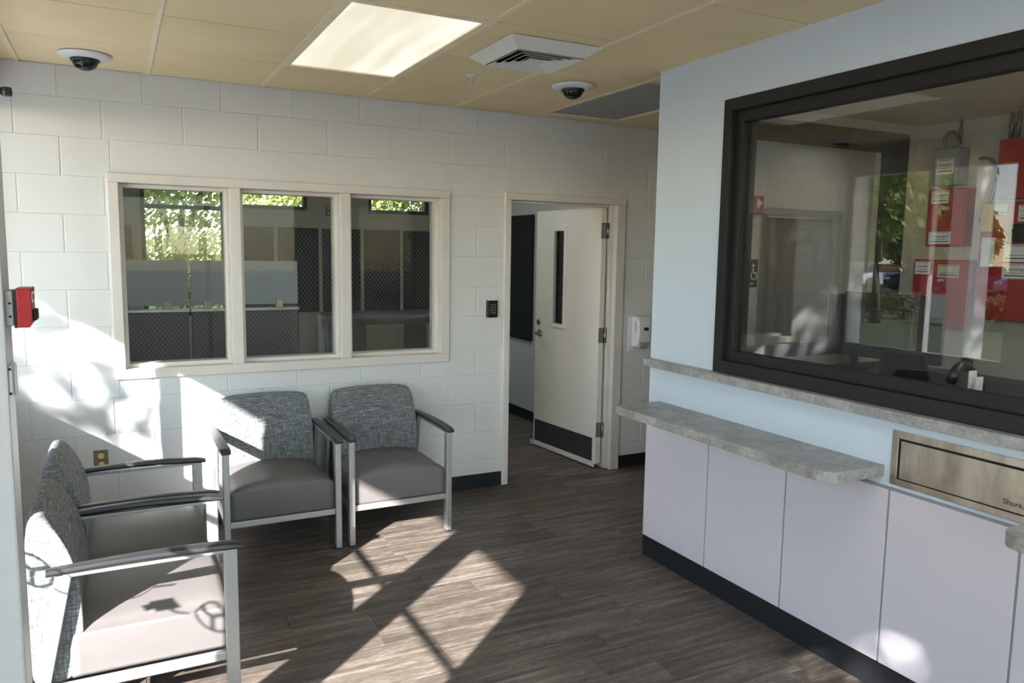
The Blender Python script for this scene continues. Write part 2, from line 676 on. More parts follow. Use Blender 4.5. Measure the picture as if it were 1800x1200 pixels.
for i in range(len(gx) - 1):
    for j in range(len(gy) - 1):
        x0, x1, y1, y0 = gx[i], gx[i + 1], gy[j], gy[j + 1]
        cx, cy = (x0 + x1) / 2, (y0 + y1) / 2
        if LX0 < cx < LX1 and LY0 < cy < LY1:
            continue
        if FX0 < cx < FX1 and cy > -1.5:
            if j == 0:
                lay_tile(x0, x1, FY1, 0)
            continue
        if x0 > 2.8 and y0 < -1.9:
            continue
        lay_tile(x0, x1, max(y0, YF), y1)
for i, x in enumerate(gx[1:]):
    ylim = YF if x < 2.8 else -1.48
    new_obj('tee', BX(x - 0.011, x + 0.011, ylim, -0.001, CEIL - 0.002, CEIL + 0.002), 'grid_tee', ceiling)

# ---- right (blue) wall with reception window opening
RW = (-4.25, -1.99, 1.105, 2.37)
bm = bmesh.new()
box(bm, XR, XR + 0.14, RW[1], -1.48, 0, 2.75)
box(bm, XR, XR + 0.14, YF, RW[0], 0, 2.75)
box(bm, XR, XR + 0.14, RW[0], RW[1], 0, RW[2])
box(bm, XR, XR + 0.14, RW[0], RW[1], RW[3], 2.75)
wall_right = struct(new_obj('wall_right', bm, 'wall_blue'))
# reception north wall (with a window to the corridor) and its other walls
NW = (3.16, 4.49, 1.1, 2.39)
bm = bmesh.new()
box(bm, XR + 0.14, NW[0], -1.68, -1.48, 0, 2.75)
box(bm, NW[1], 6.6, -1.68, -1.48, 0, 2.75)
box(bm, NW[0], NW[1], -1.68, -1.48, 0, NW[2])
box(bm, NW[0], NW[1], -1.68, -1.48, NW[3], 2.75)
struct(new_obj('wall_north', bm, 'wall_cream'))
struct(new_obj('wall_east', BX(4.6, 4.75, YF, -1.68, 0, 2.75), 'wall_cream'))
struct(new_obj('ceiling_reception', BX(XR + 0.14, 4.6, YF, -1.68, 2.45, 2.55), 'wall_cream'))
struct(new_obj('wall_hall', BX(6.6, 6.75, -1.7, 0.2, 0, 2.75), 'wall_white'))

# ---- baseboards
bm = bmesh.new()
for x0, x1 in ((XL, 2.642), (3.652, 5.0)):
    prism(bm, [(0.0, 0.0), (-0.012, 0.0), (-0.006, 0.008), (-0.005, 0.098), (0.0, 0.1)], 'x', x0, x1)
struct(new_obj('baseboard_back', bm, 'base_black'))

# ---- front wall behind the camera: glazed for ambient sky light, with an added sun-blocking overhang
bm = bmesh.new()
box(bm, XL - 0.3, 0.15, YF - 0.2, YF, 0, 2.75)
box(bm, 2.6, 4.75, YF - 0.2, YF, 0, 2.75)
box(bm, 0.15, 2.6, YF - 0.2, YF, 2.3, 2.75)
struct(new_obj('wall_front', bm, 'wall_white'))
wf = struct(new_obj('window_4', BX(0.15, 2.6, YF - 0.12, YF - 0.06, 0.0, 0.1), 'storefront_alu'))
for x in (0.15, 1.345, 2.54):
    new_obj('mullion', BX(x, x + 0.06, YF - 0.12, YF - 0.06, 0.1, 2.3), 'storefront_alu', wf)
for x in (0.21, 1.405):
    new_obj('pane', BX(x, x + 1.135, YF - 0.095, YF - 0.087, 0.1, 2.3), 'glass_clear', wf)

# ---- left storefront wall (mostly out of frame): bulkhead, mullions, glass doors
XG = XL
DY = dict(a=-2.245, b=-2.845, c=-3.105, d=-3.725)
bm = bmesh.new()
box(bm, XG - 0.12, XG, DY['a'] + 0.04, 0.0, 0, 0.878)                # bulkhead below the fixed glazing
box(bm, XG - 0.12, XG, DY['a'] + 0.05, -1.47, 0.878, 2.36)              # solid pier beside the doors
box(bm, XG - 0.12, XG, -4.3, DY['d'] - 0.05, 0, 2.75)                # solid pier
box(bm, XG - 0.12, XG, YF, -4.3, 0, 1.87)                            # under the added high window
box(bm, XG - 0.12, XG, YF, 0.0, 2.36, 2.75)                          # header
struct(new_obj('wall_left', bm, 'wall_white'))
sf = struct(new_obj('window_3', BX(XG - 0.08, XG - 0.02, DY['a'] + 0.04, 0.0, 0.878, 0.9), 'storefront_alu'))
new_obj('mullion', BX(XG - 0.08, XG - 0.02, -0.06, 0.0, 0.9, 2.36), 'storefront_alu', sf)
new_obj('mullion', BX(XG - 0.08, XG - 0.02, -0.81, -0.755, 0.9, 2.36), 'storefront_alu', sf)
new_obj('mullion', BX(XG - 0.08, XG - 0.02, -1.47, -1.44, 0.9, 2.36), 'storefront_alu', sf)
new_obj('mullion', BX(XG - 0.08, XG - 0.02, DY['a'], DY['a'] + 0.05, 0.0, 2.36), 'storefront_alu', sf)
new_obj('pane', BX(XG - 0.053, XG - 0.047, -0.755, -0.06, 0.9, 2.36), 'glass_clear', sf)
new_obj('pane', BX(XG - 0.053, XG - 0.047, -1.44, -0.81, 0.9, 2.36), 'glass_clear', sf)
hw = struct(new_obj('window_5', BX(XG - 0.08, XG - 0.02, YF, -4.3, 1.84, 1.87), 'storefront_alu'))  # unseen high window, added to aim sun spots at the counter
new_obj('pane', BX(XG - 0.053, XG - 0.047, YF, -4.3, 1.87, 2.36), 'glass_clear', hw)
new_obj('mullion', BX(XG - 0.08, XG - 0.02, -5.32, -5.26, 1.87, 2.36), 'storefront_alu', hw)

def glass_door(name, y1, y0):
    d = struct(empty(name, (XG - 0.05, (y0 + y1) / 2, 0)))
    h = (y1 - y0) / 2
    new_obj('stile', BX(-0.022, 0.022, h, h + 0.05, 0.01, 2.3), 'storefront_alu', d)
    new_obj('stile', BX(-0.022, 0.022, -h - 0.05, -h, 0.01, 2.3), 'storefront_alu', d)
    new_obj('rail', BX(-0.022, 0.022, -h, h, 0.01, 0.2), 'storefront_alu', d)
    new_obj('rail', BX(-0.022, 0.022, -h, h, 2.22, 2.3), 'storefront_alu', d)
    new_obj('pane', BX(-0.003, 0.003, -h, h, 0.2, 2.22), 'glass_clear', d)
    new_obj('push_bar', BX(0.03, 0.055, -h - 0.02, h + 0.02, 1.1, 1.125, 0.005), 'storefront_alu', d)
    return d
door_a = glass_door('door_2', DY['a'] - 0.0, DY['b'])
door_b = glass_door('door_3', DY['c'], DY['d'])
bm = BX(XG - 0.1, XG, DY['c'] + 0.05, DY['b'] - 0.05, 0, 2.36, 0.004)
struct(new_obj('trim_1', bm, 'storefront_alu'))
# decals stuck on the glass: two ringed symbols, a camera symbol, a loop
def ring(bm, cy, cz, r, w, seg=28):
    for i in range(seg):
        a0, a1 = 2 * math.pi * i / seg, 2 * math.pi * (i + 1) / seg
        q = [(cy + rr_ * math.cos(a), cz + rr_ * math.sin(a)) for rr_, a in ((r, a0), (r, a1), (r - w, a1), (r - w, a0))]
        prism(bm, q, 'x', 0.004, 0.005)
def bar(bm, y0, z0, y1, z1, w):
    d = Vector((y1 - y0, z1 - z0)).normalized()
    n = Vector((-d.y, d.x)) * w / 2
    prism(bm, [(y0 + n.x, z0 + n.y), (y1 + n.x, z1 + n.y), (y1 - n.x, z1 - n.y), (y0 - n.x, z0 - n.y)], 'x', 0.004, 0.005)
def decal(door, wy, wz, kind):
    oy = wy - door.location.y
    b = bmesh.new()
    if kind == 'ring':
        ring(b, oy, wz, 0.055, 0.009)
        for a in (0.4, 2.5, 4.7):
            bar(b, oy, wz, oy + 0.05 * math.cos(a), wz + 0.05 * math.sin(a), 0.013)
    elif kind == 'camera':
        for q in ([(-0.036, -0.03), (0.036, -0.03), (0.036, 0.03), (-0.036, 0.03)], [(-0.06, -0.018), (-0.036, -0.012), (-0.036, 0.016), (-0.06, 0.018)],
                  [(-0.004, -0.03), (0.008, -0.03), (0.016, -0.05), (0.002, -0.05)], [(0.002, -0.05), (0.012, -0.045), (0.036, -0.062), (0.031, -0.072)]):
            prism(b, [(oy + 1.35 * v_ - 1.0 * u_, wz + 0.73 * u_) for u_, v_ in q], 'x', 0.004, 0.005)
    else:
        ring(b, oy, wz, 0.04, 0.006)
        bar(b, oy - 0.03, wz + 0.02, oy - 0.11, wz + 0.07, 0.008)
    new_obj('decal', b, 'ink', door)
decal(door_a, -2.418, 0.86, 'loop')
decal(door_a, -2.60, 0.88, 'camera')
decal(door_a, -2.788, 0.925, 'ring')
decal(door_a, -2.305, 0.845, 'ring')

# ---- white column carrying the canopy
cc = empty('canopy_column', (-2.0, -0.1, -0.03))
tag(cc, 'white square canopy column outside, mirrored bright in the reception glass', 'column')
new_obj('shaft', BX(-0.16, 0.16, -0.11, 0.11, 0.0, 2.69, 0.01), 'mount_white', cc)
new_obj('base', BX(-0.2, 0.2, -0.15, 0.15, 0.0, 0.14, 0.01), 'mount_white', cc)
# ---- canopy outside that cuts off the higher sun
cn = struct(new_obj('trim_2', BX(XL - 1.8, XL - 0.12, -6.3, 1.5, 2.66, 2.85), 'canopy_paint'))
struct(new_obj('added_overhang', BX(XL - 0.12, 5.0, -8.6, YF - 0.2, 2.66, 2.85), 'canopy_paint'))  # unseen front overhang, added to keep direct sun out
struct(new_obj('roof', BX(WX0, 6.75, YF - 0.2, 4.7, 3.1, 3.25), 'canopy_paint'))
struct(new_obj('trim_4', BX(WX0 - 0.0, XL - 0.1, -0.0, 0.2, 0, 3.1), 'wall_white'))

# ================================================================= BACK ROOM behind the interior window
FAR = 4.4
HW = [(0.5, 1.36, 0.9, 2.75), (1.45, 2.27, 2.105, 2.75), (3.0, 3.78, 2.1, 2.75)]
bm = bmesh.new()
xs = [WX0] + [v for w in HW for v in w[:2]] + [3.95]
for k in range(len(xs) - 1):
    xa, xb = xs[k], xs[k + 1]
    w = next((w for w in HW if abs(w[0] - xa) < 1e-6), None)
    if w:
        box(bm, xa, xb, FAR, FAR + 0.2, 0, w[2])
        box(bm, xa, xb, FAR, FAR + 0.2, w[3], 3.1)
    else:
        box(bm, xa, xb, FAR, FAR + 0.2, 0, 3.1)
struct(new_obj('wall_far', bm, 'wall_cream'))
struct(new_obj('wall_office_left', BX(WX0 - 0.15, WX0, 0.2, FAR + 0.2, 0, 3.1), 'wall_cream'))
struct(new_obj('ceiling_office', BX(WX0, 3.95, 0.2, FAR + 0.2, 2.9, 3.0), 'wall_cream'))
for k, w in enumerate(HW):
    x0, x1, z0, z1 = w
    o = struct(new_obj('window_%d' % (6 + k), BX(x0, x1, FAR + 0.02, FAR + 0.1, z0, z0 + 0.045), 'black_metal'))
    new_obj('frame_bar', BX(x0, x1, FAR + 0.02, FAR + 0.1, z1 - 0.045, z1), 'black_metal', o)
    new_obj('frame_bar', BX(x0, x0 + 0.045, FAR + 0.02, FAR + 0.1, z0 + 0.045, z1 - 0.045), 'black_metal', o)
    new_obj('frame_bar', BX(x1 - 0.045, x1, FAR + 0.02, FAR + 0.1, z0 + 0.045, z1 - 0.045), 'black_metal', o)
    if k == 0:
        new_obj('frame_bar', BX(x0 + 0.045, x1 - 0.045, FAR + 0.02, FAR + 0.1, 2.07, 2.115), 'black_metal', o)
    new_obj('pane', BX(x0 + 0.045, x1 - 0.045, FAR + 0.05, FAR + 0.056, z0 + 0.045, z1 - 0.045), 'glass_clear', o)
# right wall of that room (seen through the door) laid in blocks
wall_office = struct(new_obj('wall_office_right', BX(3.8438, 3.99, 0.2, FAR + 0.2, 0, 3.1), 'wall_white'))
for r in range(13):
    z0, z1 = r * U + 0.0012, (r + 1) * U - 0.0012
    s = 0.2032 * (r % 2)
    for k in range(0, 7):
        ya, yb = 0.2 + 0.4064 * k - s + 0.0022, 0.2 + 0.4064 * (k + 1) - s - 0.0022
        ya = max(ya, 0.202)
        if yb - ya < 0.03:
            continue
        o = new_obj('block', block_mesh(yb - ya, z1 - z0), None, wall_office)
        o.rotation_euler = (0, 0, -R90)
        o.location = (3.84, yb, z0)
struct(new_obj('baseboard_office', PR([(3.84, 0), (3.828, 0), (3.834, 0.008), (3.835, 0.098), (3.84, 0.1)], 'y', 0.2, FAR), 'base_black'))

# ================================================================= INTERIOR WINDOW (back wall) with wired glass
w1 = struct(empty('window_1', (1.2225, 0, 0.916)))
ox, oz = 1.2225, 0.916
def wpart(name, x0, x1, y0, y1, z0, z1, mat, bev=0.004, par=w1):
    return new_obj(name, BX(x0 - ox, x1 - ox, y0, y1, z0 - oz, z1 - oz, bev), mat, par)
FXO = (0.213, 2.232)
wpart('frame_head', FXO[0], FXO[1], -0.018, 0.205, 2.008, 2.06, 'trim_beige')
wpart('frame_sill', FXO[0], FXO[1], -0.018, 0.205, 0.916, 0.972, 'trim_beige')
wpart('frame_jamb', FXO[0], 0.268, -0.0175, 0.205, 0.972, 2.008, 'trim_beige')
wpart('frame_jamb', 2.172, FXO[1], -0.0175, 0.205, 0.972, 2.008, 'trim_beige')
for x0, x1 in ((0.842, 0.905), (1.497, 1.560)):
    wpart('frame_mullion', x0, x1, -0.0175, 0.205, 0.972, 2.008, 'trim_beige')
LITES = [(0.268, 0.842), (0.905, 1.497), (1.560, 2.172)]
for x0, x1 in LITES:
    wpart('stop', x0, x0 + 0.022, 0.05, 0.15, 0.972, 2.008, 'trim_beige', 0.002)
    wpart('stop', x1 - 0.022, x1, 0.05, 0.15, 0.972, 2.008, 'trim_beige', 0.002)
    wpart('stop', x0 + 0.022, x1 - 0.022, 0.05, 0.15, 0.972, 0.994, 'trim_beige', 0.002)
    wpart('stop', x0 + 0.022, x1 - 0.022, 0.05, 0.15, 1.986, 2.008, 'trim_beige', 0.002)
    gx0, gx1, gz0, gz1 = x0 + 0.022, x1 - 0.022, 0.994, 1.986
    pane = wpart('pane', gx0, gx1, 0.097, 0.103, gz0, gz1, 'glass_wired', 0.0)
    b = bmesh.new()
    W_, H_ = gx1 - gx0, gz1 - gz0
    step = 0.0254
    hw_ = 0.00032
    for sgn in (1, -1):
        c = -H_ * 1.0
        while c < W_ + H_:
            # line x = c + sgn * z * 0.8
            pts = []
            sl = 0.78
            if sgn > 0:
                z_a, z_b = max(0, -c / sl), min(H_, (W_ - c) / sl)
            else:
                z_a, z_b = max(0, (c - W_) / sl), min(H_, c / sl)
            if z_b - z_a > 0.01:
                xa, xb = c + sgn * sl * z_a, c + sgn * sl * z_b
                prism(b, [(gx0 + xa - hw_ - ox, gz0 + z_a - oz), (gx0 + xb - hw_ - ox, gz0 + z_b - oz), (gx0 + xb + hw_ - ox, gz0 + z_b - oz), (gx0 + xa + hw_ - ox, gz0 + z_a - oz)], 'y', 0.0997, 0.1003)
            c += step
    wm = new_obj('wire_mesh', b, 'steel_dull', pane)
    wm['kind'] = 'stuff'

# ================================================================= DOOR to the back room
d1 = struct(empty('door_1', (3.147, 0, 0)))
dx = 3.147
def dpart(name, x0, x1, y0, y1, z0, z1, mat='trim_beige', bev=0.004, par=d1):
    return new_obj(name, BX(x0 - dx, x1 - dx, y0, y1, z0, z1, bev), mat, par)
dpart('frame_jamb', 2.642, 2.69, -0.018, 0.205, 0, 2.02)
dpart('frame_jamb', 3.575, 3.652, -0.018, 0.035, 0, 2.02)
dpart('frame_jamb', 3.555, 3.65, 0.035, 0.205, 0, 2.02)
dpart('frame_head', 2.642, 3.652, -0.0185, 0.205, 2.02, 2.068)
dpart('stop', 2.69, 2.706, 0.07, 0.14, 0, 2.02)
dpart('stop', 2.706, 3.555, 0.07, 0.14, 2.004, 2.02)
leaf = empty('leaf', (3.49 - dx, 0.06, 0))
leaf.parent = d1
leaf.rotation_euler = (0, 0, math.radians(5.0))
def lpart(name, x0, x1, y0, y1, z0, z1, mat, bev=0.003, par=None):
    return new_obj(name, BX(x0, x1, y0, y1, z0, z1, bev), mat, par or leaf)
# leaf local: y along the leaf (hinge 0 -> free edge 0.86), x 0..0.045 thickness (visible face at x=0)
GL = (0.47, 0.605, 1.085, 1.835)
bm = bmesh.new()
box(bm, 0, 0.045, 0, GL[0], 0.04, 2.0)
box(bm, 0, 0.045, GL[1], 0.865, 0.04, 2.0)
box(bm, 0, 0.045, GL[0], GL[1], 0.04, GL[2])
box(bm, 0, 0.045, GL[0], GL[1], GL[3], 2.0)
bmesh.ops.remove_doubles(bm, verts=bm.verts, dist=0.0001)
new_obj('slab', bm, 'door_beige', leaf)
for (a0, a1, c0, c1) in ((GL[0] - 0.035, GL[0], GL[2] - 0.035, GL[3] + 0.035), (GL[1], GL[1] + 0.035, GL[2] - 0.035, GL[3] + 0.035),
                         (GL[0], GL[1], GL[2] - 0.035, GL[2]), (GL[0], GL[1], GL[3], GL[3] + 0.035)):
    lpart('vision_frame', -0.008, 0.053, a0, a1, c0, c1, 'door_beige')
lpart('vision_pane', 0.019, 0.025, GL[0], GL[1], GL[2], GL[3], 'glass_dark', 0)
kp = lpart('kick_plate', -0.0025, 0.0, 0.045, 0.845, 0.05, 0.235, 'kick_dark', 0.0008)
lpart('door_sweep', -0.012, 0.0, 0.01, 0.86, 0.012, 0.04, 'door_beige', 0.002)
lpart('sweep_end', -0.03, 0.01, 0.84, 0.885, 0.012, 0.05, 'storefront_alu', 0.004)
ROTX = Matrix.Rotation(-R90, 4, 'Y')     # +z -> -x
bm = LT([(0.0, 0.016), (0.02, 0.016), (0.024, 0.012), (0.024, 0.0)], 20, Matrix.Translation((0, 0.807, 1.078)) @ ROTX)
new_obj('deadbolt', bm, 'steel_dull', leaf, True)
rose = new_obj('rose', LT([(0.0, 0.014), (0.026, 0.014), (0.032, 0.009), (0.032, 0.0)], 24, Matrix.Translation((0, 0.79, 0.985)) @ ROTX), 'steel_dull', leaf, True)
new_obj('lever', TB([(-0.01, 0.79, 0.985), (-0.05, 0.79, 0.985), (-0.056, 0.775, 0.985), (-0.056, 0.73, 0.982), (-0.052, 0.685, 0.978)], [0.012, 0.011, 0.011, 0.01, 0.008], 10), 'steel_dull', leaf, True)
for z in (1.83, 1.04, 0.305):
    hg = new_obj('hinge', BX(-0.005, 0.042, -0.004, -0.0005, z - 0.058, z + 0.058, 0.001), 'steel_dull', leaf)
    new_obj('knuckle', TB([(0.05, -0.012, z - 0.058), (0.05, -0.012, z + 0.058)], 0.008, 10), 'steel_dull', hg, True)
# black wall board beyond the door
o = new_obj('wall_board', BX(-0.035, 0, -0.27, 0.27, -0.61, 0.61, 0.012), 'board_black')
o.location = (3.838, 2.0, 1.41)
tag(o, 'tall black board hung on the block wall beyond the open door', 'board')

# ================================================================= ARMCHAIRS
def chair():
    root = empty('armchair')
    # seat: rounded block with crowned top
    nx, ny_ = 14, 12
    b = bmesh.new()
    X, Y0, Y1, Z0, Z1 = 0.269, -0.305, 0.19, 0.232, 0.395
    def prof(s):   # rounding of the edge, s in 0..1 from centre
        return 1 - max(0, (s - 0.82) / 0.18) ** 2.4
    grid = []
    for j in range(ny_ + 1):
        v = -1 + 2 * j / ny_
        v = math.copysign(abs(v) ** 0.7, v)
        row = []
        for i in range(nx + 1):
            u = -1 + 2 * i / nx
            u = math.copysign(abs(u) ** 0.7, u)
            crown = 0.045 * (1 - u * u) * (1 - 0.35 * (v + 1) / 2)
            drop = 0.012 * (1 - prof(abs(u))) + 0.006 * (1 - prof(abs(v)))
            ins = 0.0
            row.append(b.verts.new((u * X, (Y0 + Y1) / 2 + v * (Y1 - Y0) / 2, Z1 + crown - drop)))
        grid.append(row)
    for j in range(ny_):
        for i in range(nx):
            b.faces.new((grid[j][i], grid[j][i + 1], grid[j + 1][i + 1], grid[j + 1][i]))
    loop = grid[0][:] + [grid[j][nx] for j in range(1, ny_ + 1)] + grid[ny_][nx - 1::-1] + [grid[j][0] for j in range(ny_ - 1, 0, -1)]
    prev = loop
    cxm, cym = 0, (Y0 + Y1) / 2
    for k, (f, z) in enumerate(((1.006, Z1 - 0.012), (1.01, Z1 - 0.024), (1.013, 0.32), (1.012, Z0 + 0.012), (1.0, Z0))):
        ring_ = [b.verts.new((v.co.x * f, cym + (v.co.y - cym) * f, z)) for v in loop]
        for i in range(len(loop)):
            j = (i + 1) % len(loop)
            b.faces.new((prev[i], ring_[i], ring_[j], prev[j]))
        prev = ring_
    b.faces.new(prev)
    seat = new_obj('seat', b, 'seat_vinyl', root, True)
    # backrest: swept lens profile, rows across the width
    profile = [(0.150, 0.215), (0.148, 0.45), (0.153, 0.55), (0.168, 0.63), (0.196, 0.71), (0.226, 0.765), (0.246, 0.787),
               (0.268, 0.793), (0.289, 0.787), (0.302, 0.765), (0.309, 0.68), (0.311, 0.45), (0.308, 0.24), (0.29, 0.215)]
    b = bmesh.new()
    secs = []
    for s in (-1.0, -0.985, -0.95, -0.8, -0.5, 0, 0.5, 0.8, 0.95, 0.985, 1.0):
        e = abs(s)
        cy, cz = 0.24, 0.5
        shrink = 0.975 if e == 1 else (0.992 if e > 0.97 else 1.0)
        arch = 0.016 * (1 - s * s)
        cornr = 0.03 * max(0, (e - 0.9) / 0.1) ** 2
        sec = []
        for (y, z) in profile:
            yy = cy + (y - cy) * (shrink if shrink == 1 else shrink - 0.015)
            zz = cz + (z - cz) * shrink
            k = max(0, (z - 0.6) / 0.19)
            zz += arch * k - cornr * k * k
            # gentle hollow across the front face
            if y < 0.27:
                yy += 0.012 * (1 - s * s) * (0.5 if z < 0.45 else 1)
            wdt = 0.27 - 0.012 * k
            sec.append(b.verts.new((s * wdt, yy, zz)))
        secs.append(sec)
    n = len(profile)
    for a_, c_ in zip(secs[:-1], secs[1:]):
        for i in range(n):
            b.faces.new((a_[i], a_[(i + 1) % n], c_[(i + 1) % n], c_[i]))
    b.faces.new(secs[0][::-1])
    b.faces.new(secs[-1])
    back = new_obj('backrest', b, 'tweed', root, True)
    md = back.modifiers.new('bevel', 'SUBSURF')
    md.levels = 1
    md.render_levels = 2
    for s in (-1, 1):
        xc = s * 0.292
        new_obj('front_leg', BX(xc - 0.0165, xc + 0.0165, -0.335, -0.29, 0.008, 0.605, 0.003), 'satin_silver', root)
        new_obj('glide', BX(xc - 0.012, xc + 0.012, -0.328, -0.297, 0.0, 0.008), 'black_plastic', root)
        # rear leg raked backwards
        new_obj('rear_leg', PR([(0.175, 0.603), (0.222, 0.603), (0.345, 0.0), (0.300, 0.0)], 'x', xc - 0.0115, xc + 0.0115, 0.003), 'satin_silver', root)
        new_obj('side_rail', BX(xc - 0.012, xc + 0.012, -0.29, 0.265, 0.198, 0.23, 0.003), 'satin_silver', root)
        # armrest: bowed in plan and in elevation
        b = bmesh.new()
        N = 14
        secs = []
        for i in range(N + 1):
            q = i / N
            y = -0.352 + q * 0.60
            hwid = 0.029 - 0.010 * q ** 1.3 if q > 0.03 else 0.025
            z = 0.606 + 0.011 * math.sin(math.pi * min(1, q * 0.95 + 0.02)) - 0.002
            xo = xc + s * 0.003 * math.sin(math.pi * q)
            th = 0.021 if q > 0.03 else 0.014
            secs.append([b.verts.new((xo + a_ * hwid, y, z + c_ * th)) for a_, c_ in ((-0.72, 0), (0.72, 0), (1, 0.45), (0.9, 0.95), (0.4, 1.08), (-0.4, 1.08), (-0.9, 0.95), (-1, 0.45))])
        for a_, c_ in zip(secs[:-1], secs[1:]):
            for i in range(8):
                b.faces.new((a_[i], a_[(i + 1) % 8], c_[(i + 1) % 8], c_[i]))
        b.faces.new(secs[0][::-1])
        b.faces.new(secs[-1])
        ar = new_obj('armrest', b, 'arm_black', root)
        new_obj('arm_support', BX(xc - 0.012, xc + 0.012, -0.31, 0.2, 0.594, 0.606, 0.002), 'satin_silver', ar)
    new_obj('front_rail', BX(-0.276, 0.276, -0.318, -0.296, 0.198, 0.231, 0.003), 'satin_silver', root)
    new_obj('rear_rail', BX(-0.28, 0.28, 0.245, 0.262, 0.198, 0.213, 0.002), 'satin_silver', root)
    return root

c0 = chair()
spots = [((0.995, -0.375, 0), 0, 'grey tweed-backed armchair under the middle window, half in sunlight'),
         ((1.655, -0.375, 0), 0, 'grey tweed-backed armchair nearest the open door'),
         ((0.245, -1.092, 0), R90, 'grey armchair facing right, between the corner outlet and the foremost armchair'),
         ((0.245, -1.738, 0), R90, 'foremost grey armchair with bright sunlight on its seat')]
for i, (loc, rz, lab) in enumerate(spots):
    c = c0 if i == 0 else copy_tree(c0)
    c.location = loc
    c.rotation_euler = (0, 0, rz)
    tag(c, lab, 'armchair', 'waiting room armchairs')

# ================================================================= SMALL WALL THINGS
kp = empty('keypad', (2.548, 0, 1.268))
tag(kp, 'small black access keypad beside the open door', 'keypad')
new_obj('housing', BX(-0.04, 0.04, -0.03, 0, -0.06, 0.06, 0.006), 'black_plastic', kp)
new_obj('status_bar', BX(-0.026, 0.026, -0.031, -0.004, 0.058, 0.066, 0.002), 'paper', kp)
for i in range(3):
    for j in range(4):
        x, z = (i - 1) * 0.0165 - 0.001, 0.028 - j * 0.0185
        k = new_obj('key', BX(x - 0.006, x + 0.006, -0.0335, -0.03, z - 0.006, z + 0.006, 0.001), 'black_plastic', kp)
        new_obj('digit', text('digit', ['1', '2', '3', '4', '5', '6', '7', '8', '9', '*', '0', '#'][j * 3 + i], 0.013, (x, -0.034, z), ROT_MY, 'paper').data, None, kp).rotation_euler = ROT_MY
for o in [o for o in bpy.data.objects if o.name.startswith('digit') and o.parent is None]:
    bpy.data.objects.remove(o)
ds = [o for o in kp.children if o.name.startswith('digit')]
for idx, o in enumerate(ds):
    i, j = idx // 4, idx % 4
    o.location = ((i - 1) * 0.0165 - 0.001, -0.034, 0.028 - j * 0.0185)

def outlet(loc, rz, label, plate='brown_plate', face='ivory'):
    o = empty('wall_outlet', loc, rz)
    tag(o, label, 'outlet')
    new_obj('cover_plate', BX(-0.036, 0.036, -0.007, 0, -0.058, 0.058, 0.003), plate, o)
    for s in (-1, 1):
        f = new_obj('socket', LT([(0, 0.0045), (0.014, 0.0045), (0.0165, 0.0)], 18, Matrix.Translation((0, -0.0068, s * 0.0245)) @ Matrix.Rotation(R90, 4, 'X')), face, o)
        for t_ in (-0.006, 0.006):
            new_obj('slot', BX(t_ - 0.0012, t_ + 0.0012, -0.0122, -0.011, s * 0.0245 - 0.002, s * 0.0245 + 0.007), 'ink', f)
    return o
outlet((0.123, -0.001, 0.463), 0, 'brown duplex outlet low on the block wall behind the armchairs')

sd = empty('soap_dispenser', (3.80, 0, 1.06))
tag(sd, 'white plastic sanitizer dispenser on the wall right of the door', 'dispenser')
new_obj('back_plate', BX(-0.09, 0.06, -0.008, 0, -0.15, 0.125, 0.004), 'mount_white', sd)
pts = [(-0.008, 0.135), (-0.07, 0.128), (-0.098, 0.10), (-0.108, 0.02), (-0.102, -0.06), (-0.085, -0.1), (-0.008, -0.105)]
b = PR(pts, 'x', -0.06, 0.06, 0.014, 3)
new_obj('shell', b, 'white_plastic', sd)
new_obj('drip_lip', PR([(-0.03, -0.1), (-0.09, -0.098), (-0.1, -0.07), (-0.108, -0.065), (-0.103, -0.105), (-0.08, -0.118), (-0.03, -0.116)], 'x', -0.04, 0.04, 0.004), 'fixture_grey', sd)
new_obj('brand_window', BX(-0.012, 0.03, -0.111, -0.1, 0.022, 0.047, 0.002), 'black_plastic', sd)
new_obj('level_window', BX(-0.0615, -0.055, -0.07, -0.055, 0.005, 0.09, 0.003), 'fixture_grey', sd)

# ---- post at the left edge with call box and pull station
po = new_obj('door_post', BX(-0.035, 0.035, -0.06, 0.06, 0, CEIL, 0.006), 'storefront_alu')
po.location = (-0.028, -2.70, 0)
new_obj('gasket', BX(0.026, 0.0345, 0.06, 0.067, 0.0, 2.2), 'black_plastic', po)
tag(po, 'pale grey square metal post at the left edge of the picture', 'post')
gb = empty('junction_box', (0.0, -2.70, 1.518))
tag(gb, 'grey metal junction box on the post behind the red pull station', 'box')
gb.location = (0.0072, -2.70, 1.518)
new_obj('body', BX(0.0, 0.016, -0.045, 0.045, -0.04, 0.04, 0.003), 'grey_box', gb)
for z in (-0.018, 0.012):
    new_obj('screw', LT([(0, 0.002), (0.003, 0.001), (0.003, 0)], 10, Matrix.Translation((0.010, -0.045, z)) @ Matrix.Rotation(R90, 4, 'X')), 'ink', gb)
ps = empty('fire_pull_station', (0.0235, -2.70, 1.518))
tag(ps, 'red fire alarm pull station mounted on the grey box at left', 'fire alarm')
new_obj('back_shim', BX(0.0, 0.007, -0.04, 0.04, -0.045, 0.042), 'black_plastic', ps)
b = PR([(0.007, -0.044), (0.03, -0.044), (0.036, -0.034), (0.036, 0.046), (0.007, 0.046)], 'y', -0.048, 0.048, 0.003)
new_obj('housing', b, 'red_enamel', ps)
new_obj('label_plate', BX(0.036, 0.0368, -0.03, 0.03, 0.012, 0.036), 'paper', ps)
text('lettering', 'FIRE', 0.02, (0.037, 0, 0.024), (R90, 0, R90), 'ink_red', ps)
new_obj('pull_handle', BX(0.036, 0.044, -0.03, 0.03, -0.03, -0.004, 0.003), 'ink', ps)
lb = empty('latch_box', (0.0072, -2.70, 1.352))
tag(lb, 'small white latch box on the post below the pull station', 'latch')
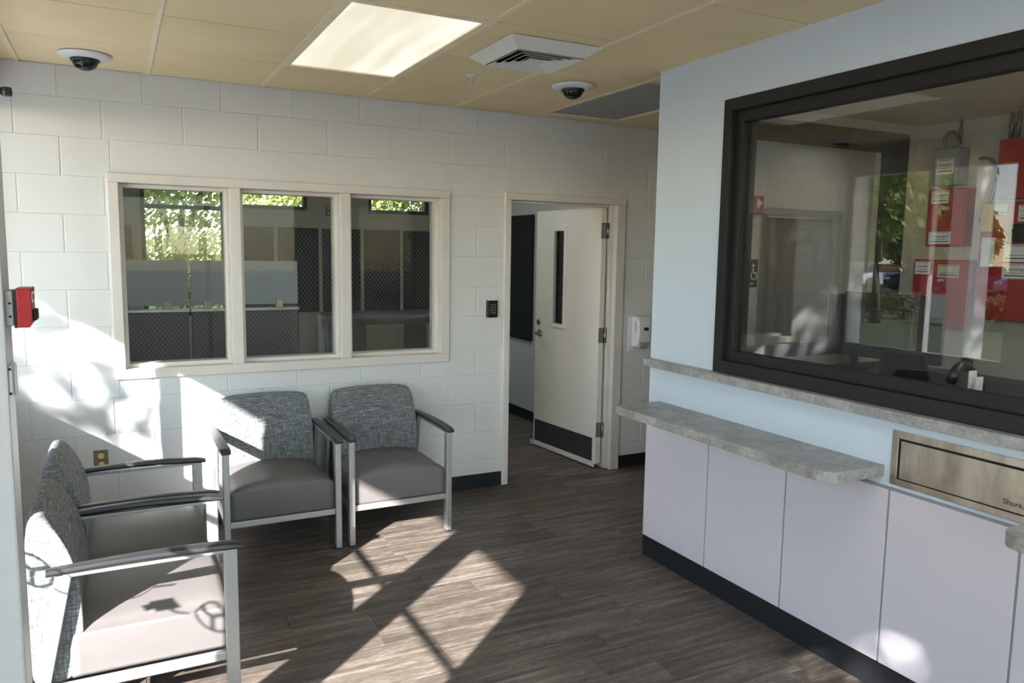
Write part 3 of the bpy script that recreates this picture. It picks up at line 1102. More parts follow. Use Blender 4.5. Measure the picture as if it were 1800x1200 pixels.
new_obj('body', BX(0, 0.006, -0.05, 0.045, -0.034, 0.034, 0.003), 'mount_white', lb)
new_obj('rod', TB([(0.010, -0.02, -0.036), (0.010, -0.02, 0.036)], 0.004, 8), 'storefront_alu', lb)
for z in (-0.028, 0.028):
    new_obj('screw', LT([(0, 0.002), (0.003, 0.001), (0.003, 0)], 10, Matrix.Translation((0.003, -0.05, z)) @ Matrix.Rotation(R90, 4, 'X')), 'ink', lb)
bc = empty('door_closer', (-0.02, -2.2, 2.085))
tag(bc, 'black tip of a door arm poking in at the upper left edge', 'door closer')
new_obj('arm', TB([(-0.30, -0.1, 0.012), (-0.1, -0.02, 0.004), (0.0, 0, 0)], [0.013, 0.011, 0.01], 10), 'black_plastic', bc)
new_obj('tip', LT([(0, -0.014), (0.012, -0.012), (0.014, 0), (0.012, 0.012), (0, 0.014)], 14, Matrix.Translation((0.004, 0, 0))), 'black_plastic', bc)

# ================================================================= CEILING FIXTURES
tr = empty('troffer_light', ((LX0 + LX1) / 2, (LY0 + LY1) / 2, CEIL))
tag(tr, 'bright rectangular fluorescent troffer lit in the tiled ceiling', 'ceiling light')
hx, hy = (LX1 - LX0) / 2, (LY1 - LY0) / 2
new_obj('lens', BX(-hx + 0.028, hx - 0.028, -hy + 0.028, hy - 0.028, 0.004, 0.01), 'diffuser', tr)
for s in (-1, 1):
    new_obj('frame_bar', BX(s * hx - s * 0.03, s * hx - s * 0.011, -hy, hy, -0.003, 0.02), 'grid_tee', tr)
    new_obj('frame_bar', BX(-hx + 0.03, hx - 0.03, s * hy - s * 0.03, s * hy, -0.003, 0.02), 'grid_tee', tr)
tr2 = empty('troffer_light', ((FX0 + FX1) / 2, (FY0 + FY1) / 2, CEIL))
tag(tr2, 'unlit grey ceiling troffer at the corridor mouth', 'ceiling light')
hx, hy = (FX1 - FX0) / 2, (FY1 - FY0) / 2
new_obj('lens', BX(-hx + 0.02, hx - 0.02, -hy + 0.02, hy - 0.02, 0.008, 0.014), 'fixture_grey', tr2)
for s in (-1, 1):
    new_obj('frame_bar', BX(s * hx - s * 0.02, s * hx - s * 0.011, -hy, hy, -0.001, 0.02), 'grid_tee', tr2)
    new_obj('frame_bar', BX(-hx + 0.02, hx - 0.02, s * hy - s * 0.02, s * hy, -0.001, 0.02), 'grid_tee', tr2)

def troffer(loc, label, hx=0.29, hy=0.58, mat='diffuser_fill'):  # fill light panels added out of view, modelled as troffers
    t_ = empty('troffer_light', loc)
    tag(t_, label, 'ceiling light')
    new_obj('lens', BX(-hx, hx, -hy, hy, -0.012, -0.008), mat, t_)
    for s in (-1, 1):
        new_obj('frame_bar', BX(s * hx, s * (hx + 0.02), -hy - 0.02, hy + 0.02, -0.014, -0.001), 'grid_tee', t_)
        new_obj('frame_bar', BX(-hx, hx, s * hy, s * (hy + 0.02), -0.014, -0.001), 'grid_tee', t_)
troffer((3.75, -3.9, 2.45), 'added fill light over the reception desk, out of view')
troffer((5.6, -0.75, CEIL), 'added fill light over the restroom corridor, out of view', mat='diffuser')
troffer((1.35, -3.67, CEIL), 'added fill light behind the camera, brightening the waiting room')
troffer((2.3, 0.95, 2.9), 'added fill light in the back room, brightening the open door')

vt = empty('air_diffuser', (2.035, -1.50, CEIL))
tag(vt, 'square stepped metal air diffuser projecting from the ceiling', 'vent')
def sq_ring(b, o1, z1, o2, z2, th=0.002):
    """sloped square ring between half-size o1 at z1 and o2 at z2"""
    for k in range(4):
        rot = Matrix.Rotation(k * R90, 4, 'Z')
        q = [rot @ Vector(p) for p in ((-o1, -o1, z1), (o1, -o1, z1), (o2, -o2, z2), (-o2, -o2, z2))]
        q2 = [p + Vector((0, 0, th)) for p in q]
        a_ = [b.verts.new(p) for p in q]
        c_ = [b.verts.new(p) for p in q2]
        b.faces.new(a_)
        b.faces.new(c_[::-1])
        for i in range(4):
            j = (i + 1) % 4
            b.faces.new((a_[i], c_[i], c_[j], a_[j]))
b = bmesh.new()
sq_ring(b, 0.235, -0.002, 0.175, -0.045)
new_obj('collar', b, 'grille_white', vt)
new_obj('shade_sheet', BX(-0.172, 0.172, -0.172, 0.172, -0.004, -0.001), 'void_shade', vt)  # black sheet painted as the shade above the louvers
b = bmesh.new()
sq_ring(b, 0.1745, -0.004, 0.1735, -0.043)
new_obj('shade_ring', b, 'void_shade', vt)  # black ring added to darken the inner side of the collar
for k, (o1, o2) in enumerate(((0.140, 0.170), (0.106, 0.136), (0.072, 0.102))):
    b = bmesh.new()
    sq_ring(b, o1, -0.033, o2, -0.049)
    new_obj('louver', b, 'grille_white', vt)
b = bmesh.new()
sq_ring(b, 0.04, -0.036, 0.068, -0.049)
prism(b, [(-0.045, -0.045), (0.045, -0.045), (0.045, 0.045), (-0.045, 0.045)], 'z', -0.047, -0.044)
new_obj('centre_plate', b, 'grille_white', vt)

def dome(loc, label):
    d = empty('dome_camera', loc)
    tag(d, label, 'security camera', 'ceiling dome cameras')
    new_obj('flange', LT([(0.0, -0.004), (0.07, -0.022), (0.1, -0.017), (0.12, -0.006), (0.122, 0.0)], 40), 'white_plastic', d, True)
    new_obj('collar', LT([(0.066, -0.018), (0.066, -0.03), (0.06, -0.034), (0.05, -0.034)], 32), 'black_plastic', d, True)
    prof = [(0.058 * math.cos(a), -0.03 - 0.045 * math.sin(a)) for a in [k * R90 / 8 for k in range(9)]]
    prof[-1] = (0.0, prof[-1][1])
    new_obj('dome', LT(prof, 32), 'dome_glass', d, True)
    new_obj('lens', LT([(0, -0.004), (0.014, -0.004), (0.016, 0.0)], 16, Matrix.Translation((-0.03, -0.03, -0.062)) @ Matrix.Rotation(math.radians(40), 4, 'X')), 'steel_dull', d)
dome((0.143, -0.315, CEIL), 'white dome security camera on the ceiling at far left')
dome((2.582, -0.966, CEIL), 'white dome security camera on the ceiling near the unlit troffer')
sp = empty('sprinkler_head', (1.977, -0.914, CEIL))
tag(sp, 'small white fire sprinkler head beside the ceiling diffuser', 'sprinkler')
new_obj('escutcheon', LT([(0, -0.012), (0.018, -0.011), (0.036, -0.003), (0.04, 0.0)], 24), 'grille_white', sp, True)
new_obj('yoke', TB([(-0.01, 0, -0.01), (-0.012, 0, -0.03), (0, 0, -0.045), (0.012, 0, -0.03), (0.01, 0, -0.01)], 0.003, 6), 'grille_white', sp, True)
new_obj('deflector', LT([(0, -0.045), (0.014, -0.046), (0.014, -0.048), (0, -0.048)], 16), 'grille_white', sp)

# ================================================================= RECEPTION COUNTER SIDE
cl = empty('counter_cladding', (XR, -1.48, 0))
tag(cl, 'white laminate panels cladding the wall below the reception window', 'wall panels')
pe = [-1.483, -1.985, -2.478, -2.975, -3.452, -3.93, -4.41, -4.9]
for k, (a_, c_) in enumerate(zip(pe[:-1], pe[1:])):
    top = 0.798
    new_obj('panel', BX(-0.016, -0.001, a_ - 0.003 + 1.48, c_ + 0.006 + 1.48, 0.118, top, 0.0015), 'panel_white', cl)
    if k > 0:
        new_obj('joint_strip', BX(-0.012, -0.001, a_ - 0.002 + 1.48, a_ + 0.0055 + 1.48, 0.118, top), 'panel_edge', cl)
new_obj('top_edge', BX(-0.014, -0.001, pe[-1] + 1.48, pe[0] + 1.48, 0.799, 0.806), 'panel_edge', cl)
new_obj('toe_kick', BX(-0.008, -0.001, pe[-1] + 1.48, 0.0, 0.0, 0.117), 'base_black', cl)

def rounded_rect(x0, x1, y0, y1, r0, r1, n=8):
    """corners on the x0 side rounded: r0 at y1 end, r1 at y0 end"""
    p = [(x1, y0)]
    p += [(x1, y1)]
    for k in range(n + 1):
        a_ = R90 + k * R90 / n
        p.append((x0 + r0 + r0 * math.cos(a_), y1 - r0 + r0 * math.sin(a_)))
    for k in range(n + 1):
        a_ = math.pi + k * R90 / n
        p.append((x0 + r1 + r1 * math.cos(a_), y0 + r1 + r1 * math.sin(a_)))
    return p
o = new_obj('writing_shelf', PR(rounded_rect(2.505 - XR, -0.001, -0.68, 0.68, 0.02, 0.065), 'z', -0.042, 0.0, 0.0015), 'laminate')
o.location = (XR, -2.255, 0.882)
tag(o, 'grey stone-look laminate writing shelf along the blue wall', 'shelf')
o = new_obj('writing_shelf', PR(rounded_rect(2.505 - XR, -0.001, -0.68, 0.68, 0.065, 0.02), 'z', -0.042, 0.0, 0.0015), 'laminate')
o.location = (XR, -4.21, 0.872)
tag(o, 'rounded end of a second laminate shelf cut off at the right edge', 'shelf')
o = new_obj('window_ledge', PR([(2.748 - XR, -2.9), (0.13, -2.9), (0.13, 0.026), (2.748 - XR, 0.026)], 'z', -0.04, 0.0, 0.002), 'laminate')
o.location = (XR, -1.51, 1.104)
tag(o, 'long laminate ledge under the black-framed reception window', 'ledge')

# black framed reception window
w2 = struct(empty('window_2', (XR, -1.99, 1.105)))
def w2p(name, x0, x1, y0, y1, z0, z1, mat='black_metal', bev=0.002):
    return new_obj(name, BX(x0, x1, y0 + 1.99, y1 + 1.99, z0 - 1.105, z1 - 1.105, bev), mat, w2)
w2p('frame_jamb', -0.012, 0.15, -2.035, -1.982, 1.105, 2.378)
w2p('frame_head', -0.012, 0.15, -4.25, -2.035, 2.322, 2.378)
w2p('frame_sill', -0.012, 0.15, -4.25, -2.035, 1.105, 1.165)
w2p('sash_jamb', 0.02, 0.09, -2.078, -2.035, 1.165, 2.322)
w2p('sash_head', 0.02, 0.09, -4.25, -2.078, 2.272, 2.322)
w2p('sash_sill', 0.02, 0.09, -4.25, -2.078, 1.165, 1.21)
w2p('pane', 0.047, 0.054, -4.25, -2.078, 1.21, 2.272, 'glass_reception', 0)

# stainless deal tray / drawer
dt_ = empty('deal_drawer', (XR, -3.25, 0.922))
tag(dt_, 'brushed stainless pass-through drawer set in the blue wall', 'drawer')
b = bmesh.new()
box(b, -0.008, -0.0005, -0.3, 0.285, 0.076, 0.104, 0.002)
box(b, -0.008, -0.0005, -0.3, 0.285, -0.102, -0.078, 0.002)
box(b, -0.008, -0.0005, 0.258, 0.285, -0.078, 0.076, 0.002)
box(b, -0.008, -0.0005, -0.3, -0.273, -0.078, 0.076, 0.002)
new_obj('surround', b, 'brushed_steel', dt_)
new_obj('gap_shade', BX(-0.0015, -0.0006, -0.273, 0.258, -0.078, 0.076), 'void_shade', dt_)  # flat black sheet standing in for the shaded gap round the front
fp = new_obj('front', BX(-0.006, -0.0015, -0.262, 0.249, -0.074, 0.068, 0.0015), 'brushed_steel', dt_)
text('lettering', 'Shure.', 0.027, (-0.0064, -0.163, -0.046), ROT_MX, 'ink', dt_)

# ---------------- inside the reception office
EW = 4.6
def cabinet(name, y0, y1, z0, z1, d, mat, label, cat='alarm panel'):
    r = empty(name, (EW, (y0 + y1) / 2, z0))
    tag(r, label, cat)
    h, w = z1 - z0, abs(y1 - y0) / 2
    new_obj('enclosure', BX(-d, -0.001, -w, w, 0, h, 0.004), mat, r)
    new_obj('cover', BX(-d - 0.012, -d, -w + 0.004, w - 0.004, 0.004, h - 0.004, 0.004), mat, r)
    r['d'] = d + 0.012
    return r
def sticker(parent, cy, cz, w, h, big=True, body='Convergint', paper='paper'):
    d = parent['d']
    s = new_obj('sticker', BX(-d - 0.0012, -d, cy - w / 2, cy + w / 2, cz - h / 2, cz + h / 2), paper, parent)
    x = -d - 0.0016
    if body:
        text('lettering', body, w * 0.175, (x, cy, cz + h * 0.12), ROT_MX, 'ink', s, shear=0.15)
    new_obj('rule', BX(x, -d - 0.0012, cy - w * 0.42, cy + w * 0.42, cz - h * 0.34, cz - h * 0.27), 'ink', s)
    new_obj('rule', BX(x, -d - 0.0012, cy - w * 0.32, cy + w * 0.32, cz - h * 0.14, cz - h * 0.11), 'ink', s)
    new_obj('rule', BX(x, -d - 0.0012, cy - w * 0.42, cy + w * 0.42, cz + h * 0.4, cz + h * 0.44), 'ink_red', s)
    return s
g = cabinet('power_supply', -1.86, -2.015, 2.08, 2.29, 0.09, 'grey_box', 'grey metal enclosure topped by a flexible conduit above the red panels')
sticker(g, 0.0, 0.105, 0.105, 0.085)
r1_ = cabinet('alarm_panel', -1.845, -2.07, 1.73, 2.06, 0.09, 'red_enamel', 'red fire alarm panel with two white stickers and small display')
sticker(r1_, 0.035, 0.285, 0.105, 0.075)
sticker(r1_, 0.02, 0.05, 0.135, 0.07)
d_ = r1_['d']
new_obj('display', BX(-d_ - 0.003, -d_, -0.03, 0.03, 0.21, 0.23), 'fixture_grey', r1_)
new_obj('key_switch', LT([(0, 0.006), (0.008, 0.006), (0.009, 0)], 14, Matrix.Translation((-d_, -0.06, 0.16)) @ ROTX), 'steel_dull', r1_)
new_obj('button', LT([(0, 0.004), (0.006, 0.004), (0.006, 0)], 12, Matrix.Translation((-d_, 0.01, 0.19)) @ ROTX), 'ink', r1_)
r3 = cabinet('alarm_panel', -1.785, -2.11, 1.26, 1.655, 0.09, 'red_enamel', 'lower red fire alarm cabinet under the panel with the display')
sticker(r3, 0.1, 0.345, 0.095, 0.075)
sticker(r3, -0.06, 0.33, 0.13, 0.075, body='', paper='paper_old')
r4 = cabinet('alarm_panel', -2.24, -2.75, 1.985, 2.3, 0.1, 'red_enamel', 'glossy red alarm cabinet cut off at the upper right edge')
r5 = cabinet('alarm_panel', -2.17, -2.8, 1.33, 1.97, 0.09, 'red_enamel', 'large red alarm cabinet at the right edge with notices')
sticker(r5, 0.24, 0.6, 0.13, 0.06, body='', paper='paper_old')
sticker(r5, 0.06, 0.575, 0.11, 0.085)
sticker(r5, 0.1, 0.27, 0.15, 0.08)
n_ = sticker(r5, 0.1, 0.365, 0.15, 0.09, body='')
text('lettering', 'ATTENTION', 0.026, (-r5['d'] - 0.0016, 0.1, 0.432), ROT_MX, 'paper', n_)
dd = r5['d']
new_obj('lens_window', BX(-dd - 0.004, -dd, -0.05, 0.16, 0.42, 0.52, 0.004), 'car_glass', r5)
yb = new_obj('yellow_tag_holder', BX(-0.03, 0, -0.03, 0.03, -0.075, 0.075, 0.006), 'yellow_plastic')
yb.location = (EW - 0.104, -2.215, 1.885)
tag(yb, 'small yellow holder hanging on the red cabinet', 'holder')
gd = new_obj('notice_card', BX(-0.004, 0, -0.035, 0.035, -0.08, 0.08, 0.001), 'paper')
gd.location = (EW - 0.104, -2.225, 1.70)
tag(gd, 'pale notice card below the yellow holder', 'notice')
outlet((EW - 0.001, -2.10, 1.06), -R90, 'dark outlet on the reception wall under the red panels', 'brown_plate', 'desk_dark')
# conduits
for i, (y, z0, z1, lab) in enumerate(((-1.975, 2.31, 2.45, 'thin straight conduit above the grey enclosure'), (-2.26, 2.31, 2.45, 'thick conduit pair running up from the upper red cabinet'))):
    c = empty('conduit', (EW - 0.04, y, z0))
    tag(c, lab, 'conduit')
    new_obj('pipe', TB([(0, 0, 0), (0, 0, z1 - z0)], 0.009 + 0.004 * i, 10), 'steel_dull', c, True)
    new_obj('coupling', TB([(0, 0, 0.06), (0, 0, 0.085)], 0.014 + 0.004 * i, 10), 'steel_dull', c, True)
    if i:
        new_obj('pipe', TB([(0, -0.035, 0), (0, -0.035, z1 - z0)], 0.012, 10), 'steel_dull', c, True)
c = new_obj('flexible_conduit', TB(bez((0, 0.03, 0.0), (-0.01, 0.06, 0.12), (-0.01, -0.06, 0.14), (0, -0.05, 0.0), 14), 0.009, 10), 'steel_dull', None, True)
c.location = (EW - 0.06, -1.93, 2.285)
tag(c, 'grey flexible conduit looping over the grey enclosure', 'conduit')
c = new_obj('flexible_conduit', TB(bez((0, 0.0, 0.22), (0, -0.16, 0.24), (0, -0.1, -0.02), (0, -0.03, -0.13), 16), 0.009, 10), 'steel_dull', None, True)
c.location = (EW - 0.03, -2.09, 2.0)
tag(c, 'pale flexible conduit curving beside the upper red panel', 'conduit')

# north window of the reception
w9 = struct(empty('window_9', (3.8, -1.68, 1.1)))
def w9p(name, x0, x1, z0, z1, y0=-0.03, y1=0.06, mat='black_metal'):
    return new_obj(name, BX(x0 - 3.8, x1 - 3.8, y0, y1, z0 - 1.1, z1 - 1.1, 0.002), mat, w9)
w9p('frame_head', NW[0], NW[1], 2.285, 2.39)
w9p('frame_jamb', NW[0], NW[0] + 0.06, 1.1, 2.285)
w9p('frame_jamb', NW[1] - 0.13, NW[1], 1.1, 2.285)
w9p('frame_sill', NW[0] + 0.06, NW[1] - 0.13, 1.1, 1.16)
w9p('pane', NW[0] + 0.06, NW[1] - 0.13, 1.16, 2.285, 0.01, 0.016, 'glass_clear')
# men's room door in the corridor, with sign, strobe, and handle
d4 = struct(empty('door_4', (5.5, 0, 0)))
new_obj('slab', BX(-0.405, 0.41, 0.03, 0.075, 0.01, 1.985, 0.003), 'fixture_grey', d4)
new_obj('frame_jamb', BX(-0.49, -0.41, -0.018, 0.2, 0, 2.02, 0.003), 'fixture_grey', d4)
new_obj('frame_jamb', BX(0.415, 0.48, -0.018, 0.2, 0, 2.02, 0.003), 'fixture_grey', d4)
new_obj('frame_head', BX(-0.49, 0.48, -0.018, 0.2, 1.992, 2.06, 0.003), 'fixture_grey', d4)
for z in (0.3, 1.0, 1.76):
    new_obj('hinge', BX(0.405, 0.418, 0.015, 0.035, z - 0.055, z + 0.055), 'steel_dull', d4)
sg = empty('restroom_sign', (4.93, 0, 1.515))
tag(sg, 'black restroom sign with person and wheelchair symbols seen through the reception glass', 'sign')
new_obj('plate', BX(-0.1, 0.1, -0.009, -0.002, -0.115, 0.115, 0.003), 'board_black', sg)
b = LT([(0, 0.001), (0.02, 0.001), (0.02, 0)], 16, Matrix.Translation((-0.045, -0.0092, 0.085)) @ Matrix.Rotation(R90, 4, 'X'))
prism(b, [(-0.066, 0.06), (-0.024, 0.06), (-0.024, 0.0), (-0.034, 0.0), (-0.034, -0.055), (-0.056, -0.055), (-0.056, 0.0), (-0.066, 0.0)], 'y', -0.0102, -0.009)
new_obj('person_symbol', b, 'paper', sg)
b = bmesh.new()
for i in range(18):
    a0, a1 = math.radians(130 + i * 13), math.radians(130 + (i + 1) * 13)
    q = [(0.04 + rr_ * math.cos(a_), -0.02 + rr_ * math.sin(a_)) for rr_, a_ in ((0.036, a0), (0.036, a1), (0.027, a1), (0.027, a0))]
    prism(b, q, 'y', -0.0102, -0.009)
prism(b, [(0.025, 0.045), (0.035, 0.045), (0.037, 0.008), (0.068, 0.008), (0.08, -0.045), (0.07, -0.045), (0.06, -0.002), (0.028, -0.002)], 'y', -0.0102, -0.009)
prism(b, [(0.02, 0.055), (0.04, 0.055), (0.04, 0.075), (0.02, 0.075)], 'y', -0.0102, -0.009)
new_obj('wheelchair_symbol', b, 'paper', sg)
text('lettering', 'MEN', 0.036, (0, -0.0095, -0.088), ROT_MY, 'paper', sg)
st = empty('fire_strobe', (4.95, 0, 2.075))
tag(st, 'red fire strobe with clear lens seen through the reception glass', 'fire strobe')
new_obj('housing', BX(-0.06, 0.06, -0.045, 0.0, -0.075, 0.075, 0.012), 'red_enamel', st)
new_obj('strobe_lens', PR([(-0.02, -0.03), (0.03, 0.015), (-0.02, 0.05)], 'y', -0.062, -0.045, 0.004), 'paper', st)

# reception desk with monitors and phone
dk = empty('reception_desk', (3.45, -2.4, 0))
tag(dk, 'dark office desk behind the reception glass', 'desk')
new_obj('top', BX(-0.5, 0.95, -0.9, 0.68, 1.0, 1.04, 0.004), 'desk_dark', dk)
new_obj('side_panel', BX(-0.45, -0.42, -0.85, 0.6, 0, 1.0), 'desk_dark', dk)
new_obj('side_panel', BX(0.87, 0.9, -0.85, 0.6, 0, 1.0), 'desk_dark', dk)
dr = new_obj('drawer_front', BX(0.2, 0.6, -0.92, -0.9, 0.5, 0.9), 'cubicle', dk)
new_obj('pull', TB([(0.3, -0.93, 0.82), (0.3, -0.95, 0.82), (0.5, -0.95, 0.82), (0.5, -0.93, 0.82)], 0.005, 8), 'steel_dull', dr)
cs = new_obj('counter_return', BX(-0.3, 0.3, -0.14, 0.14, -0.02, 0.02, 0.004), 'desk_top')
cs.location = (3.32, -1.86, 1.06)
tag(cs, 'pale countertop below the inner office window', 'countertop')
def monitor(loc, rz, w, h, label):
    m_ = empty('monitor', loc, rz)
    tag(m_, label, 'monitor', 'reception monitors')
    new_obj('screen', BX(-w / 2, w / 2, -0.012, 0.012, 0.1, 0.1 + h, 0.005), 'black_plastic', m_)
    new_obj('rear_hump', BX(-w / 4, w / 4, -0.04, -0.012, 0.16, 0.02 + h, 0.01), 'black_plastic', m_)
    new_obj('stand', BX(-0.035, 0.035, -0.03, -0.008, 0.0, 0.2, 0.004), 'black_plastic', m_)
    new_obj('base', PR([(0.12 * math.cos(k * math.pi / 10), 0.09 * math.sin(k * math.pi / 10)) for k in range(20)], 'z', 0, 0.012, 0.002), 'black_plastic', m_)
monitor((3.75, -2.22, 1.04), R90 + math.pi + 0.15, 0.52, 0.34, 'black monitor seen from behind at the middle of the reception desk')
monitor((3.95, -1.86, 1.04), math.pi, 0.46, 0.32, 'black monitor close to the inner office window')
ph = empty('desk_phone', (3.2, -2.83, 1.04))
tag(ph, 'black office telephone with tilted display just behind the glass', 'telephone')
new_obj('base', PR([(-0.1, 0.0), (0.12, 0.0), (0.12, 0.05), (-0.1, 0.12), (-0.1, 0.02)], 'y', -0.11, 0.11, 0.006), 'black_plastic', ph)
b = BX(-0.012, 0.012, -0.1, 0.1, 0.0, 0.16, 0.006)
o = new_obj('display', b, 'black_plastic', ph)
o.location = (-0.06, 0.06, 0.105)
o.rotation_euler = (0, -0.45, 0)
new_obj('handset', TB(bez((-0.08, -0.13, 0.14), (-0.02, -0.13, 0.27), (0.05, -0.13, 0.2), (0.13, -0.13, 0.08), 10), [0.02, 0.022, 0.02, 0.016, 0.015, 0.015, 0.015, 0.016, 0.02, 0.022, 0.02], 10), 'black_plastic', ph, True)
for k, (y, lab) in enumerate(((-3.045, 'left of two small white slips standing by the phone'), (-3.07, 'right of two small white slips standing by the phone'))):
    o = new_obj('paper_slip', BX(-0.02, 0.02, -0.0045, 0.0045, 0, 0.2 - 0.02 * k, 0.001), 'paper')
    o.location = (3.12, y, 1.04)
    tag(o, lab, 'paper')
for o in (g, r1_, r3, r4, r5):
    del o['d']

# ================================================================= BACK ROOM FURNISHING
def partition(x0, x1, label, glassy=True):
    p_ = empty('cubicle_partition', ((x0 + x1) / 2, 1.6, 0))
    w = (x1 - x0) / 2
    tag(p_, label, 'partition', 'cubicle partitions')
    new_obj('fabric_panel', BX(-w + 0.006, w - 0.006, -0.025, 0.025, 0.05, 1.165, 0.006), 'cubicle', p_)
    new_obj('cap_rail', BX(-w, w, -0.035, 0.035, 1.165, 1.19, 0.004), 'steel_dull', p_)
    new_obj('base_rail', BX(-w + 0.01, w - 0.01, -0.03, 0.03, 0.0, 0.05), 'black_plastic', p_)
    new_obj('screen_sheet', BX(-w + 0.006, w - 0.006, -0.006, 0.006, 1.215, 1.56, 0.002), 'screen_frost', p_)
    for q in (-0.72, 0.62):
        cp = new_obj('clip', BX(q * w - 0.025, q * w + 0.025, -0.038, -0.006, 1.19, 1.245, 0.004), 'sticky', p_)
partition(-0.1, 0.735, 'cubicle partition with frosted screen behind the left window lite')
partition(0.742, 1.565, 'cubicle partition with frosted screen ending in the middle window lite')
pe_ = [1.36, 1.872, 2.385, 2.89, 3.39, 3.84]
for k, (a_, c_) in enumerate(zip(pe_[:-1], pe_[1:])):
    o = new_obj('acoustic_panel', BX(0, c_ - a_ - 0.05, -0.04, 0, 0, 0.98, 0.006), 'acoustic')
    o.location = (a_ + 0.05, FAR - 0.001, 0.92)
    lab = ['first', 'second', 'third', 'fourth', 'fifth'][k]
    tag(o, 'dark acoustic wall panel in the far room, %s counted from the left' % lab, 'acoustic panel', 'far room acoustic panels')
o = new_obj('acoustic_panel', BX(0, 0.09, -0.04, 0, 0, 0.36, 0.006), 'acoustic')
o.location = (0.32, FAR - 0.001, 1.52)
tag(o, 'small dark panel at the left of the far room window', 'acoustic panel')
o = empty('switch_plate', (2.512, FAR, 2.11))
tag(o, 'small wall plate beside the high window in the far room', 'wall plate')
new_obj('plate', BX(-0.035, 0.035, -0.008, -0.001, -0.06, 0.06, 0.002), 'brown_plate', o)
for z in (-0.03, 0.03):
    new_obj('port', BX(-0.012, 0.012, -0.011, -0.008, z - 0.014, z + 0.014), 'ivory', o)
tb = empty('long_table', (3.1, 3.85, 0))
tag(tb, 'long pale table along the far wall of the back room', 'table')
new_obj('top', BX(-0.75, 0.65, -0.35, 0.35, 0.9, 0.93, 0.004), 'table_grey', tb)
for sx in (-0.68, 0.58):
    for sy in (-0.3, 0.3):
        new_obj('leg', BX(sx - 0.02, sx + 0.02, sy - 0.02, sy + 0.02, 0, 0.9), 'steel_dull', tb)
def task_chair(loc, rz, lab):
    t_ = empty('side_chair', loc, rz)
    tag(t_, lab, 'chair', 'back room side chairs')
    new_obj('seat', BX(-0.22, 0.22, -0.22, 0.22, 0.44, 0.48, 0.012), 'chair_tan', t_)
    new_obj('backrest', BX(-0.21, 0.21, 0.2, 0.225, 0.6, 0.88, 0.012), 'chair_tan', t_)
    for sx in (-0.2, 0.2):
        new_obj('leg', TB([(sx, -0.2, 0.44), (sx, -0.22, 0)], 0.011), 'steel_dull', t_)
        new_obj('leg', TB([(sx, 0.22, 0.75), (sx, 0.2, 0.44), (sx, 0.24, 0)], 0.011), 'steel_dull', t_)
task_chair((2.75, 3.2, 0), math.pi, 'left of two tan side chairs at the long table in the back room')
task_chair((3.35, 3.25, 0), math.pi + 0.3, 'right of two tan side chairs at the long table in the back room')

# ================================================================= OUTDOORS
g0 = struct(new_obj('ground_asphalt', BX(-90, 40, -60, 90, -0.3, -0.2), 'asphalt'))
struct(new_obj('ground_walk', BX(-3.4, WX0, -14, 8, -0.2, -0.03), 'concrete'))
gr = struct(new_obj('ground_lawn', BX(-16, -3.4, -14, 30, -0.2, -0.06), 'grass'))
struct(new_obj('ground_lawn_north', BX(-12, 14, 4.95, 30, -0.2, -0.05), 'grass'))

def leaves(n, centres, size, seed):
    rnd = random.Random(seed)
    vs, fs = [], []
    for i in range(n):
        c, r = rnd.choice(centres)
        while True:
            p = Vector((rnd.uniform(-1, 1), rnd.uniform(-1, 1), rnd.uniform(-1, 1)))
            if 0.15 < p.length < 1:
                break
        p = Vector(c) + Vector((p.x * r[0], p.y * r[1], p.z * r[2]))
        a_ = Vector((rnd.gauss(0, 1), rnd.gauss(0, 1), rnd.gauss(0, 1))).normalized()
        b_ = a_.orthogonal().normalized()
        c2 = a_.cross(b_)
        s = size * rnd.uniform(0.6, 1.3)
        k = len(vs)
        vs += [p - b_ * s, p + c2 * s * 0.45, p + b_ * s, p - c2 * s * 0.45]
        fs.append((k, k + 1, k + 2, k + 3))
    me = bpy.data.meshes.new('foliage')
    me.from_pydata([tuple(v) for v in vs], [], fs)
    return me
def tree(loc, trunk_h, centres, n, size, mat, label, seed, group='trees outside'):
    t_ = empty('tree', loc)
    tag(t_, label, 'tree', group)
    b = TB([(0, 0, 0), (0.05, 0.02, trunk_h * 0.5), (0.0, 0.05, trunk_h), (0.05, 0.0, trunk_h * 1.5)], [0.16, 0.13, 0.1, 0.04], 9)
    rnd = random.Random(seed)
    for c, r in centres:
        tube(b, bez((0, 0, trunk_h * 0.8), (0, 0, trunk_h), (c[0] * 0.6, c[1] * 0.6, c[2] * 0.8), c, 6), [0.07, 0.06, 0.055, 0.05, 0.04, 0.03, 0.015], 7)
    new_obj('trunk', b, 'bark', t_, True)
    f = new_obj('foliage', leaves(n, centres, size, seed), mat, t_)
    f['kind'] = 'stuff'
# trees beyond the far room windows
tn = [(-0.9, 8.0, 'leftmost sunlit tree behind the far room window'), (1.3, 10.3, 'sunlit bushy tree filling the large far window'), (3.2, 8.0, 'sunlit tree behind the second high window'), (5.2, 10.3, 'sunlit tree behind the third high window'), (7.3, 8.2, 'rightmost sunlit tree outside the far room')]
for i, (x, y, lab) in enumerate(tn):
    cs_ = [((0, 0, 2.3), (1.5, 1.0, 1.4)), ((0.7, 0.2, 3.6), (1.3, 1.0, 1.2)), ((-0.7, -0.1, 3.4), (1.2, 1.0, 1.3)), ((0.1, 0.2, 1.0), (1.5, 0.9, 0.9))]
    tree((x, y, -0.05), 1.6, cs_, 19000, 0.06, 'leaf_bright', lab, 20 + i, 'trees outside the far room')
